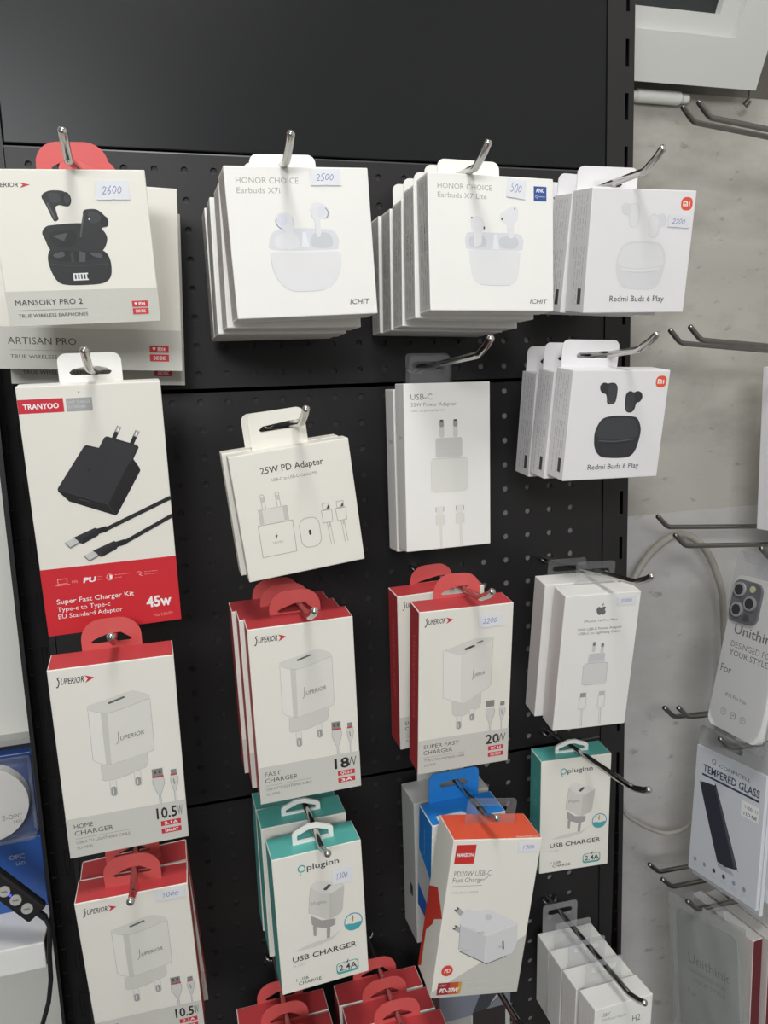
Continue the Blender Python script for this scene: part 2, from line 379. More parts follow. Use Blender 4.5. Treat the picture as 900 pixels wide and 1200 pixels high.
mb = MB(); mb.box((300, 2.4, -1190), (PX1, 4, 203), mat('lit_hole_backing', (128, 128, 127), .6)); mb.box((PX0, 2.4, -1190), (299.5, 4, 203), mat('dim_hole_backing', (48, 46, 46), .6)); bx(mb, 'added_backing')  # added backing, paler at right to put light into those holes
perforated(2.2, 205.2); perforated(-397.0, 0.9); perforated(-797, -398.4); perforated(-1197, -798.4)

# ------------------------------------------------------------------ hooks
ROD = 2.9
HK = {}
def hook(key, x, zr, zb, label, L=165):
    """wire peg: root at (x, 0, zr), bend at (x, -L, zb), turned-up tip"""
    HK[key] = (x, zr, zb, L)
    t = thing('display_hook', label, 'hook', (x, -4, zr))
    d = (zb - zr) / L; mb = MB()
    pts = [(0, 3, 0), (0, -L * .5 + 4, (zb - zr) * .5), (0, -L + 10, (zb - zr) - d * 6)]
    for k in range(6):
        a = k / 5; pts.append((0, -L + 4 - 1 + 5 - 8 * a, (zb - zr) + 2.2 * a * a))
    pts += [(0, -L - 11, zb - zr + 6.5), (0, -L - 18.5, zb - zr + 11)]
    mb.tube(pts, ROD, CHROME, 14); mb.build('rod', t)
    mb = MB(); mb.tube([(-8, 10, 1), (-8, 1, 1), (-7, -1.6, 0), (-5, -2.2, -2.6), (5, -2.2, -2.6), (7, -1.6, 0), (8, 1, 1), (8, 10, 1)], 1.6, STEEL, 10)
    mb.build('mounting_wire', t)
hook('A1', -44.2, 182, 152, 'chrome hook through the red tab of the black earphones box, top left')
hook('A4', 98.5, 168, 157, 'chrome hook through the white tab of the tilted earbuds stack left of the blue-badged stack')
hook('A5', 240.5, 170, 158, 'chrome hook holding the stack of white earbuds boxes with the blue badge')
hook('A6', 384.5, 168, 160.5, 'chrome hook in the top row nearest the right edge of the black board')
hook('B1', -43.5, 16, 18.5, 'chrome hook through the white tab of the box showing a black plug')
hook('B2', 99.4, -33, -25, 'chrome hook holding the crooked adapter box with line drawings')
hook('B3', 240.5, 14, 21, 'chrome hook through clear tabs above the tall white adapter boxes')
hook('B4', 382.5, 15, 22, 'chrome hook holding the earbuds boxes with the black case picture')
hook('C1', -43.8, -184, -174, 'chrome hook through the red tab of the 10.5W box without a price sticker')
hook('C2', 98.2, -182, -172, 'chrome hook through the red tabs of the 18W charger boxes')
hook('C3', 239, -182, -172.5, 'chrome hook through the red tabs of the 20W charger boxes')
hook('C4', 382.5, -187, -174.5, 'chrome hook with clear tabs above the thick white adapter boxes')
hook('D1', -45.5, -372, -358.5, 'chrome hook at bottom left over the 10.5W box with a price sticker', L=187)
hook('D2', 98.8, -374, -366, 'chrome hook through white hangers of the teal topped boxes in the second column')
hook('D3', 240.5, -374, -364, 'chrome hook through the clear tab of the orange topped charger box')
hook('D4', 384, -382, -365.5, 'chrome hook reaching far past the single teal box on the right')
hook('E1', 70, -576, -571, 'chrome hook over the red boxes at the bottom, left of the two red stacks')
hook('E2', 168, -576, -571, 'chrome hook over the red boxes at the bottom, right of the two red stacks')
hook('E4', 268, -578, -570, 'chrome hook below the orange box in front of a dark picture')
hook('E3', 384, -584, -574.5, 'long chrome hook over the row of small white boxes, bottom right')
def rod_at(key, Y):
    x, zr, zb, L = HK[key]; return Vector((x, Y, zr + (zb - zr) * (-Y / L)))

# ------------------------------------------------------------------ artwork on the boxes
def logo_script(p, u0, vb, u1, vt, c, arrow):
    """slanted word mark with a long first letter and a red dart after it"""
    l = u1 - u0; h = vb - vt
    p.line([(u0 + l * .10, vt - h * .25), (u0 + l * .045, vt - h * .05), (u0 + l * .075, vt + h * .55), (u0 + l * .03, vb + h * .35), (u0 - l * .01, vb + h * .3)], .75, c, sm=4)
    p.text('UPERIOR', u0 + l * .11, vb, u0 + l * .72, vt, c, bold=.012, shear=.18)
    if arrow: p.poly([(u0 + l * .74, vt - h * .1), (u1, vt + h * .45), (u0 + l * .74, vb + h * .25), (u0 + l * .83, vt + h * .5)], arrow)
INK = ink(34, 34, 36); DRED = ink(196, 44, 54); BAND = ink(186, 186, 180)
def art_earphones(p, name, big):
    p.rect(0.0, .772, 1, 1, ink(196, 195, 187))
    if big:
        logo_script(p, -.01, .112, .255, .085, INK, ink(190, 40, 48))
        k = ink(30, 31, 33); k2 = ink(48, 49, 52); k3 = ink(74, 75, 80); k4 = ink(16, 16, 18)
        p.blob([(.315, .175), (.33, .15), (.38, .132), (.45, .135), (.47, .15), (.487, .165), (.497, .19), (.485, .225), (.455, .232), (.42, .225), (.395, .24), (.40, .29), (.405, .31), (.39, .325), (.37, .32), (.345, .25), (.325, .20)], k)
        p.blob([(.36, .15), (.42, .15), (.43, .195), (.39, .21), (.365, .195)], k2); p.ell(.468, .188, 3.2, 4.6, k4); p.ell(.474, .188, 1.9, 3.0, k2)
        p.line([(.345, .21), (.375, .29), (.385, .31)], 1.4, k3, sm=4)
        p.blob([(.30, .44), (.288, .40), (.31, .365), (.36, .35), (.55, .34), (.66, .37), (.70, .42), (.695, .47), (.66, .52), (.60, .525), (.36, .525), (.32, .50)], k)
        p.blob([(.34, .40), (.48, .385), (.50, .45), (.46, .49), (.36, .485)], k4); p.poly([(.35, .42), (.45, .40), (.42, .455)], k3)
        p.blob([(.303, .60), (.31, .53), (.35, .50), (.50, .495), (.64, .51), (.69, .54), (.708, .60), (.70, .68), (.66, .725), (.58, .74), (.40, .738), (.335, .70)], k)
        p.blob([(.33, .535), (.40, .515), (.50, .52), (.64, .53), (.68, .565), (.50, .585), (.33, .575)], k4)
        p.blob([(.34, .54), (.40, .52), (.41, .55), (.36, .56)], k3); p.blob([(.58, .53), (.65, .54), (.65, .565), (.60, .555)], k3)
        p.poly([(.45, .53), (.47, .52), (.47, .59), (.45, .59)], k2); p.poly([(.51, .52), (.55, .53), (.54, .59), (.50, .59)], k3)
        p.line([(.315, .60), (.50, .615), (.69, .605)], .8, k2, sm=4)
        for i in range(5): p.line([(.455 + i * .02, .67), (.455 + i * .02, .705)], 1.0, G(225))
        p.line([(.45, .668), (.548, .666)], .9, G(225)); p.line([(.45, .707), (.548, .705)], .9, G(225))
        p.blob([(.56, .30), (.57, .26), (.61, .25), (.66, .255), (.70, .29), (.72, .32), (.715, .36), (.68, .37), (.655, .40), (.62, .44), (.60, .475), (.56, .475), (.515, .45), (.54, .38)], k)
        p.blob([(.60, .265), (.65, .27), (.68, .31), (.64, .34), (.60, .33)], k2); p.ell(.697, .33, 2.6, 3.6, k4); p.line([(.57, .28), (.545, .37), (.53, .43)], 1.2, k3, sm=4); p.ell(.60, .315, .5, .5, G(220))
    g = ink(58, 58, 58)
    p.text(name, .055, .865, .489 if big else .415, .828, g)
    p.line([(.065, .897), (.513, .897)], .25, G(120)); p.text('TRUE WIRELESS EARPHONES', .065, .943, .515, .922, g)
    for v0, t in ((.858, 'IPX4'), (.908, 'ENC+ENC')):
        p.rect(.817, v0, .925, v0 + .04, DRED); p.text(t, .838 if t != 'IPX4' else .862, v0 + .03, .905, v0 + .010, G(235), bold=.02)
    p.poly([(.832, .872), (.842, .867), (.852, .872), (.842, .888)], G(235))
def buds_case_open(p, lite):
    a, b, c, d = ink(219, 219, 221), ink(211, 212, 217), ink(219, 219, 222), ink(196, 198, 204)
    if not lite:
        p.blob([(.262, .50), (.285, .44), (.34, .41), (.45, .405), (.60, .408), (.71, .42), (.75, .47), (.745, .53), (.70, .55), (.30, .55)], b); p.blob([(.30, .50), (.33, .45), (.44, .43), (.47, .52), (.40, .54), (.32, .535)], a); p.blob([(.55, .50), (.58, .44), (.68, .44), (.71, .50), (.68, .535), (.58, .535)], d)
        p.poly([(.485, .53), (.50, .43), (.52, .43), (.54, .53)], ink(226, 228, 234))
        p.blob([(.262, .60), (.27, .565), (.36, .562), (.50, .566), (.66, .563), (.75, .57), (.76, .62), (.75, .69), (.70, .78), (.62, .825), (.50, .832), (.38, .822), (.305, .76), (.27, .68)], a)
        p.blob([(.30, .61), (.40, .59), (.62, .59), (.71, .60), (.70, .67), (.60, .71), (.40, .71), (.31, .68)], ink(220, 219, 220)); p.line([(.265, .60), (.275, .68), (.31, .76), (.385, .82), (.50, .83), (.62, .822)], .5, d, sm=4)
        p.blob([(.315, .34), (.35, .305), (.40, .305), (.435, .325), (.445, .38), (.43, .53), (.405, .545), (.385, .54), (.385, .42), (.345, .40), (.32, .38)], c); p.line([(.325, .345), (.32, .365), (.335, .395), (.36, .41)], .7, ink(120, 122, 150), sm=4)
        p.line([(.437, .33), (.44, .42), (.43, .53)], .5, d, sm=4); p.ell(.365, .35, 3.6, 4.2, ink(212, 212, 222))
        p.blob([(.565, .29), (.58, .245), (.62, .235), (.67, .25), (.70, .29), (.695, .33), (.66, .345), (.63, .345), (.63, .44), (.61, .465), (.592, .44), (.59, .36), (.57, .33)], c); p.line([(.672, .27), (.69, .295), (.685, .325), (.67, .34)], .7, ink(130, 132, 160), sm=4)
        p.ell(.64, .295, 3.4, 4, ink(213, 213, 222)); p.line([(.565, .28), (.575, .33), (.59, .36), (.592, .44)], .4, d, sm=3)
    else:
        p.blob([(.28, .48), (.29, .44), (.32, .42), (.50, .418), (.70, .42), (.745, .455), (.745, .51), (.72, .545), (.50, .548), (.31, .545), (.285, .52)], b); p.blob([(.31, .49), (.33, .45), (.42, .44), (.45, .50), (.41, .53), (.33, .53)], d); p.blob([(.55, .49), (.57, .45), (.68, .445), (.71, .49), (.68, .53), (.58, .53)], d)
        p.poly([(.50, .54), (.51, .43), (.535, .43), (.55, .54)], ink(226, 226, 230))
        p.blob([(.31, .57), (.315, .552), (.40, .55), (.60, .552), (.715, .556), (.72, .60), (.71, .70), (.69, .77), (.64, .805), (.50, .808), (.40, .803), (.345, .77), (.32, .68)], ink(219, 219, 219))
        p.line([(.395, .803), (.50, .81), (.64, .807)], .5, d)
        p.blob([(.325, .34), (.34, .31), (.38, .30), (.42, .32), (.44, .36), (.43, .40), (.415, .42), (.41, .50), (.38, .52), (.35, .515), (.345, .42), (.33, .39)], c); p.blob([(.56, .29), (.59, .26), (.64, .23), (.69, .215), (.71, .26), (.70, .32), (.675, .35), (.67, .44), (.645, .455), (.625, .44), (.62, .37), (.585, .34)], c)
        p.ell(.336, .315, .7, .7, G(70)); p.ell(.433, .385, .7, 1.2, G(80)); p.ell(.577, .315, .7, 1.0, G(80)); p.ell(.68, .235, .5, .7, G(90))
        p.line([(.345, .42), (.35, .515)], .3, d); p.line([(.62, .37), (.625, .44)], .3, d)
def art_open_case(p, lite=False):
    t = ink(160, 158, 156)
    p.text('HONOR CHOICE', .075, .112, .5, .074, t, bold=.002)
    p.text('Earbuds X7 Lite' if lite else 'Earbuds X7i', .075, .176, .457 if lite else .367, .139, t)
    buds_case_open(p, lite)
    p.text('ICHIT', .80, .928 if not lite else .943, .938, .893 if not lite else .908, ink(96, 96, 98), bold=.01, shear=.22)
    if lite: p.rect(.837, .062, .943, .170, ink(44, 78, 148)); p.text('ANC', .855, .105, .925, .077, G(230), bold=.03); p.line([(.85, .135), (.87, .125), (.87, .15), (.85, .14)], .5, G(190)); p.line([(.875, .137), (.93, .137)], .6, G(170))
def art_pebble(p, dark):
    p.rect(.858, .052, .972, .158, ink(226, 84, 52), 4.2)
    p.line([(.883, .125), (.883, .088), (.908, .088), (.918, .097), (.918, .125)], 1.1, G(238)); p.line([(.90, .125), (.90, .105)], 1.1, G(238)); p.line([(.94, .125), (.94, .088)], 1.1, G(238))
    if dark: a, b, c, e = ink(46, 47, 51), ink(60, 61, 66), ink(30, 31, 34), ink(86, 88, 94)
    else: a, b, c, e = ink(216, 215, 218), ink(222, 221, 223), ink(206, 205, 209), ink(228, 227, 229)
    p.blob([(.284, .155), (.295, .125), (.325, .11), (.36, .118), (.40, .112), (.44, .12), (.465, .16), (.465, .25), (.45, .295), (.41, .307), (.375, .295), (.365, .25), (.35, .215), (.31, .20)], a)
    p.blob([(.372, .15), (.39, .125), (.43, .125), (.453, .155), (.45, .26), (.43, .292), (.395, .29), (.378, .25)], b); p.line([(.385, .27), (.41, .295), (.44, .28)], .7, e, sm=4); p.line([(.29, .17), (.31, .195), (.345, .205)], .6, c, sm=4)
    p.blob([(.558, .25), (.565, .21), (.60, .187), (.64, .20), (.68, .188), (.72, .205), (.735, .245), (.715, .285), (.68, .30), (.665, .355), (.635, .383), (.59, .378), (.565, .34)], a)
    p.blob([(.57, .25), (.585, .212), (.625, .21), (.655, .24), (.65, .33), (.625, .367), (.588, .36), (.572, .32)], b); p.line([(.705, .21), (.728, .245), (.712, .28)], .7, c, sm=4); p.line([(.575, .33), (.60, .365), (.635, .35)], .6, e, sm=3)
    p.blob([(.28, .62), (.285, .54), (.33, .45), (.40, .418), (.52, .41), (.64, .418), (.71, .44), (.755, .52), (.76, .60), (.735, .72), (.69, .785), (.61, .805), (.45, .80), (.36, .78), (.30, .71)], a)
    p.blob([(.30, .59), (.31, .52), (.36, .45), (.52, .43), (.68, .45), (.73, .53), (.735, .60), (.60, .625), (.40, .625)], b); p.line([(.33, .635), (.50, .648), (.71, .63)], .9, e, sm=4); p.line([(.40, .66), (.52, .668), (.66, .655)], .8, c, sm=4)
    p.text('Redmi Buds 6 Play', .246, .905, .785, .857, ink(48, 46, 50))
def cube_plug(p, sup, usb2=False):
    o = G(172); body = ink(217, 215, 208); side = ink(225, 223, 216); top = ink(210, 209, 202)
    if not usb2:
        p.poly([(.276, .212), (.272, .486), (.300, .505), (.375, .525), (.42, .528), (.762, .489), (.775, .47), (.778, .21), (.765, .19), (.60, .157), (.46, .18)], body)
        p.poly([(.276, .215), (.272, .486), (.300, .505), (.375, .525), (.415, .528), (.425, .25), (.33, .232)], side); p.poly([(.372, .245), (.425, .252), (.415, .528), (.372, .524)], ink(200, 199, 192))
        p.blob([(.276, .212), (.29, .20), (.45, .18), (.60, .158), (.66, .158), (.76, .185), (.775, .205), (.72, .217), (.52, .245), (.43, .252), (.33, .235)], top); p.poly([(.434, .200), (.57, .178), (.583, .186), (.447, .209)], ink(92, 92, 90))
        p.line([(.276, .215), (.272, .486), (.30, .505), (.375, .525), (.42, .528), (.762, .489), (.775, .47), (.778, .21)], .3, o); p.line([(.28, .222), (.33, .238), (.425, .253), (.52, .246), (.775, .208)], .3, G(170), sm=3)
        p.poly([(.33, .522), (.327, .60), (.345, .61), (.47, .608), (.52, .604), (.69, .572), (.712, .55), (.713, .497), (.42, .53)], ink(206, 205, 198)); p.line([(.33, .522), (.327, .60), (.345, .61), (.47, .608), (.69, .572), (.712, .55), (.713, .497)], .25, o)
        pins = ((.412, .612, .702), (.617, .585, .668)); tt = (.472, .408, .705, .372)
    else:
        p.poly([(.254, .246), (.262, .534), (.469, .587), (.50, .584), (.76, .505), (.78, .49), (.79, .203), (.593, .19)], body); p.poly([(.254, .246), (.262, .534), (.45, .583), (.446, .28)], side)
        p.poly([(.254, .243), (.593, .191), (.793, .197), (.79, .21), (.47, .283), (.42, .283)], top); p.poly([(.47, .247), (.58, .229), (.60, .237), (.50, .258)], ink(60, 60, 60)); p.poly([(.60, .219), (.67, .207), (.69, .213), (.62, .226)], ink(120, 120, 118))
        p.line([(.254, .246), (.262, .534), (.469, .587), (.50, .584), (.76, .505), (.78, .49), (.79, .203)], .3, o)
        p.poly([(.36, .562), (.366, .645), (.40, .66), (.483, .665), (.66, .625), (.674, .60), (.674, .535), (.469, .587)], ink(206, 205, 198)); p.line([(.36, .562), (.366, .645), (.40, .66), (.483, .665), (.66, .625), (.674, .60), (.674, .535)], .25, o)
        pins = ((.438, .662, .748), (.582, .628, .705)); tt = (.571, .428, .707, .395)
    for u, v0, v1 in pins:
        p.rect(u - .03, v0 - .006, u + .03, v1, ink(196, 195, 190), 2.4); p.rect(u - .024, v0, u + .024, v0 + (v1 - v0) * .45, ink(220, 218, 212)); p.rect(u - .022, v0 + (v1 - v0) * .4, u + .022, v1 - .004, ink(150, 149, 146), 1.8); p.line([(u - .005, v0 + .045), (u - .005, v1 - .012)], .7, G(220))
    l = tt[2] - tt[0]
    p.line([(tt[0] + l * .1, tt[3] - .012), (tt[0] + l * .08, tt[1]), (tt[0], tt[1] + .016)], .5, ink(130, 130, 126), sm=3); p.text('UPERIOR', tt[0] + l * .14, tt[1], tt[2], tt[3] + .014, ink(130, 130, 126), bold=.01, shear=.15, skew=.16)
def cable_ends(p, usbc=False):
    gy, wt, lt = ink(134, 134, 130), ink(206, 205, 200), ink(160, 160, 156)
    p.rect(.735, .590, .826, .630, gy); p.rect(.752, .600, .772, .618, G(80) if not usbc else gy); p.rect(.790, .600, .810, .618, G(80) if not usbc else gy)
    if not usbc: p.rect(.735, .630, .83, .640, ink(190, 60, 60))
    p.blob([(.738, .642), (.78, .640), (.828, .642), (.832, .675), (.81, .71), (.795, .735), (.772, .735), (.755, .71), (.736, .675)], wt); p.line([(.738, .645), (.736, .675), (.772, .735)], .35, lt, sm=3); p.line([(.828, .645), (.832, .675), (.795, .735)], .35, lt, sm=3)
    p.line([(.784, .735), (.786, .785)], 1.2, wt); p.line([(.776, .735), (.778, .785)], .3, lt); p.line([(.793, .735), (.795, .785)], .3, lt)
    p.rect(.892, .607, .942, .632, gy)
    if not usbc: p.rect(.888, .632, .946, .641, ink(190, 60, 60))
    p.blob([(.888, .643), (.916, .641), (.948, .643), (.95, .675), (.935, .705), (.922, .73), (.908, .73), (.898, .705), (.886, .675)], wt); p.line([(.888, .645), (.886, .675), (.908, .73)], .35, lt, sm=3); p.line([(.948, .645), (.95, .675), (.922, .73)], .35, lt, sm=3); p.line([(.915, .73), (.916, .785)], 1.0, wt); p.line([(.908, .73), (.909, .785)], .3, lt)
    p.line([(.91, .66), (.918, .69)], .8, gy)
def art_superior(p, watt, l1, l2, sub, badges, usb2=False):
    logo_script(p, .06, .078, .356, .048, INK, ink(196, 42, 50)); cube_plug(p, True, usb2); cable_ends(p, usb2)
    p.rect(.0, .785, 1, 1, ink(200, 199, 192))
    g = ink(62, 62, 60)
    p.text(l1, .059, .842, .059 + .0385 * len(l1), .818, g); p.text(l2, .057, .880, .375, .855, g); p.line([(.06, .898), (.512, .898)], .25, G(120)); p.text(sub, .064, .926, .507, .911, G(96)); p.text('SU-P300', .064, .957, .19, .942, G(110))
    p.text(watt, .742, .870, .742 + (.15 if len(watt) < 4 else .175), .812, INK, bold=.022); p.text('W', .742 + (.155 if len(watt) < 4 else .18) - (.0 if len(watt) > 3 else .03), .870, .965, .812, ink(70, 70, 70), bold=-.006)
    for v, t in zip((.887, .930), badges): p.rect(.772, v, .943, v + .028, DRED); p.text(t, .80, v + .022, .918, v + .006, G(230), bold=.02)
def art_kit(p):
    k, k2, k3, k4 = ink(34, 34, 38), ink(46, 46, 50), ink(24, 24, 27), ink(62, 62, 66)
    p.rect(.002, .048, .308, .101, ink(198, 40, 56)); p.text('TRANYOO', .035, .085, .275, .066, G(238), bold=.025); p.rect(.326, .050, .505, .101, ink(160, 162, 160)); p.text('FAST CHARGE', .338, .070, .49, .060, G(205)); p.text('EU STANDARD', .338, .088, .46, .078, G(205))
    p.ell(.42, .028, .5, .5, G(60))
    for a, b in (((.628, .215), (.676, .168)), ((.752, .240), (.803, .190))): p.line([a, b], 2.9, k); p.line([(b[0] - .022, b[1] + .022), b], 2.3, G(170)); p.line([(b[0] - .016, b[1] + .018), (b[0] - .004, b[1] + .004)], .9, G(235))
    p.poly([(.197, .395), (.412, .238), (.43, .233), (.516, .247), (.562, .208), (.58, .204), (.79, .246), (.80, .256), (.753, .301), (.79, .336), (.795, .35), (.60, .517), (.583, .524), (.30, .458), (.267, .451), (.197, .407)], k)
    p.poly([(.412, .238), (.516, .25), (.562, .21), (.79, .25), (.745, .300), (.60, .515), (.537, .476), (.20, .400)], k2); p.poly([(.745, .302), (.79, .338), (.795, .35), (.60, .517), (.583, .524), (.537, .478), (.70, .33)], k3)
    p.poly([(.20, .402), (.537, .478), (.575, .522), (.30, .458), (.20, .408)], k3); p.poly([(.33, .437), (.41, .452), (.42, .461), (.345, .447)], ink(12, 12, 13)); p.line([(.34, .445), (.41, .459)], .8, k4); p.line([(.20, .400), (.537, .476), (.583, .522)], .35, k4); p.ell(.43, .33, 1.2, 1.2, k)
    for du, dv in ((0, 0), (.125, .062)):
        a = lambda u, v: (u + du, v + dv)
        p.line([a(.50, .577), (1.0, .470 if du == 0 else .545)], 3.0, k); p.line([a(.44, .582), a(.51, .574)], 4.2, k3)
        p.poly([a(.264, .598), a(.425, .566), a(.445, .572), a(.452, .588), a(.44, .600), a(.325, .628), a(.30, .622), a(.29, .610)], k2); p.poly([a(.325, .628), a(.44, .600), a(.452, .588), a(.445, .574), a(.33, .606)], k)
        p.poly([a(.200, .614), a(.264, .600), a(.30, .618), a(.232, .636)], G(196)); p.poly([a(.200, .614), a(.232, .636), a(.232, .641), a(.200, .620)], G(90)); p.poly([a(.232, .636), a(.30, .618), a(.30, .625), a(.232, .642)], G(120))
    p.rect(0, .718, 1, 1, ink(200, 38, 48)); wv = G(236); pk = ink(236, 150, 150)
    p.line([(.115, .764), (.18, .764), (.18, .784), (.115, .784)], .5, pk, True); p.line([(.098, .789), (.197, .789)], .6, pk); p.text('PPS', .215, .786, .255, .776, pk)
    p.text('PU', .295, .789, .385, .769, wv, bold=.04, shear=.2); p.smalltext(.40, .765, .435, .789, 2, pk, 4, .4); p.ell(.49, .778, 2.4, 2.6, pk, .6); p.poly([(.49, .769), (.51, .772), (.505, .786), (.49, .788)], wv); p.smalltext(.53, .765, .645, .789, 2, pk, 5, .4); p.line([(.69, .776), (.71, .768), (.73, .776), (.71, .782), (.735, .788)], .5, pk, sm=4); p.smalltext(.75, .766, .85, .790, 2, pk, 6, .4)
    p.text('Super Fast Charger Kit', .089, .868, .655, .848, wv, bold=.004); p.text('Type-c to Type-c', .086, .900, .472, .881, wv); p.text('EU Standard Adaptor', .087, .930, .558, .912, wv)
    p.text('45w', .743, .928, .936, .884, wv, bold=.03); p.text('Max 5.0A/7V', .79, .973, .938, .960, pk)
def art_25w(p):
    k = ink(60, 58, 58); o = ink(160, 158, 152)
    p.text('25W PD Adapter', .237, .172, .763, .122, k, bold=.01); p.text('USB-C to USB-C Cable(1M)', .317, .240, .694, .217, G(110))
    for u in (.213, .337): p.line([(u - .012, .335), (u - .008, .44)], .4, o); p.line([(u + .018, .335), (u + .02, .44)], .4, o); p.line([(u - .012, .335), (u + .004, .326), (u + .018, .335)], .4, o); p.rect(u - .006, .35, u + .014, .39, ink(196, 194, 188))
    p.poly([(.168, .452), (.407, .446), (.404, .561), (.160, .56)], ink(216, 214, 206)); p.rect(.166, .445, .2, .56, ink(196, 194, 187)); p.rect(.37, .445, .405, .56, ink(196, 194, 187)); p.line([(.166, .445), (.406, .445), (.405, .56)], .3, o)
    p.line([(.147, .567), (.435, .567), (.430, .822), (.144, .823)], .45, o, True); p.poly([(.272, .672), (.288, .645), (.284, .665), (.294, .665), (.276, .70), (.280, .675)], k); p.smalltext(.245, .712, .33, .732, 2, G(140), 3, .3)
    p.rect(.480, .572, .655, .815, ink(150, 148, 142), 6.5); p.rect(.484, .576, .651, .811, ink(226, 224, 215), 6.2); p.rect(.555, .672, .576, .715, G(50), .9)
    for u, v in ((.70, .485), (.822, .488)):
        p.line([(u, v), (u + .06, v), (u + .06, v + .05), (u, v + .05)], .35, o, True); p.poly([(u + .03, v + .045), (u + .055, v + .01), (u + .055, v + .045)], k); p.line([(u - .015, v + .055), (u + .075, v + .055), (u + .07, v + .155), (u - .01, v + .155)], .4, o, True)
        p.line([(u + .02, v + .155), (u + .03, v + .335)], .35, o); p.line([(u + .045, v + .155), (u + .055, v + .335)], .35, o); p.smalltext(u + .025, v + .16, u + .05, v + .33, 1, o, 2, .5, True)
def art_usbc(p):
    k = G(110); o = ink(190, 189, 184)
    p.text('USB-C', .075, .096, .321, .063, k); p.text('35W Power Adapter', .078, .136, .598, .113, G(140)); p.text('USB-C to Lightning Cable (1m)', .078, .166, .473, .153, G(160))
    for u in (.425, .585): p.rect(u - .028, .22, u + .028, .325, ink(205, 204, 198), 2); p.rect(u - .024, .218, u + .024, .262, ink(150, 148, 144), 1.6); p.rect(u - .02, .218, u + .02, .227, G(50), .4)
    p.rect(.352, .326, .664, .443, ink(200, 199, 196), 2.2); p.rect(.30, .444, .728, .655, ink(217, 216, 211), 4); p.line([(.30, .45), (.728, .45)], .4, o); p.line([(.297, .46), (.297, .64)], .3, o); p.line([(.73, .46), (.73, .64)], .3, o); p.line([(.42, .39), (.52, .39)], .3, o)
    for u in (.39, .628):
        p.line([(u - .045, .742), (u - .045, .772)], .45, k); p.line([(u + .045, .742), (u + .045, .772)], .45, k); p.rect(u - .042, .738, u + .042, .785, ink(222, 220, 214)); p.rect(u - .045, .785, u + .05, .858, ink(219, 217, 211), 2.5); p.line([(u - .045, .79), (u - .045, .85)], .3, o); p.line([(u + .05, .79), (u + .05, .85)], .3, o); p.line([(u + .008, .858), (u + .012, .99)], 1.9, ink(198, 197, 192)); p.line([(u + .008, .858), (u + .012, .99)], 1.2, ink(224, 222, 216))
def art_fruit(p):
    k = G(104); o = ink(176, 174, 172)
    p.blob([(.49, .098), (.52, .090), (.548, .098), (.537, .113), (.552, .130), (.535, .148), (.515, .150), (.495, .146), (.47, .151), (.445, .140), (.428, .118), (.435, .098), (.46, .091)], k); p.ell(.563, .114, 1.5, 1.5, COOLW); p.blob([(.49, .088), (.498, .076), (.518, .068), (.513, .08)], k)
    p.text('iPhone 16 Pro Max', .281, .198, .727, .182, k); p.text('20W USB-C Power Adapter', .205, .256, .796, .239, k, bold=.004); p.text('USB-C to Lightning Cable', .218, .286, .774, .269, k, bold=.004)
    for u, v in ((.447, .345), (.562, .358)): p.rect(u - .022, v, u + .022, v + .075, ink(205, 203, 202), 1.5); p.rect(u - .018, v, u + .018, v + .03, G(120), 1.2)
    p.rect(.385, .430, .612, .515, ink(206, 206, 207), 2); p.poly([(.40, .43), (.60, .435), (.60, .49), (.40, .485)], ink(198, 199, 201)); p.rect(.332, .500, .662, .668, ink(214, 212, 211), 4.5); p.line([(.332, .52), (.335, .65), (.36, .664), (.64, .668), (.662, .655), (.66, .52), (.64, .505), (.36, .503)], .4, o, True)
    for u, g in ((.372, 150), (.628, 190)):
        p.rect(u - .042, .724, u + .038, .757, ink(g, g, g)); p.line([(u - .045, .757), (u + .045, .757), (u + .045, .848), (u - .045, .848)], .4, o, True); p.line([(u + .006, .848), (u + .02, .985)], .5, G(170)); p.line([(u - .016, .848), (u, .985)], .3, o)
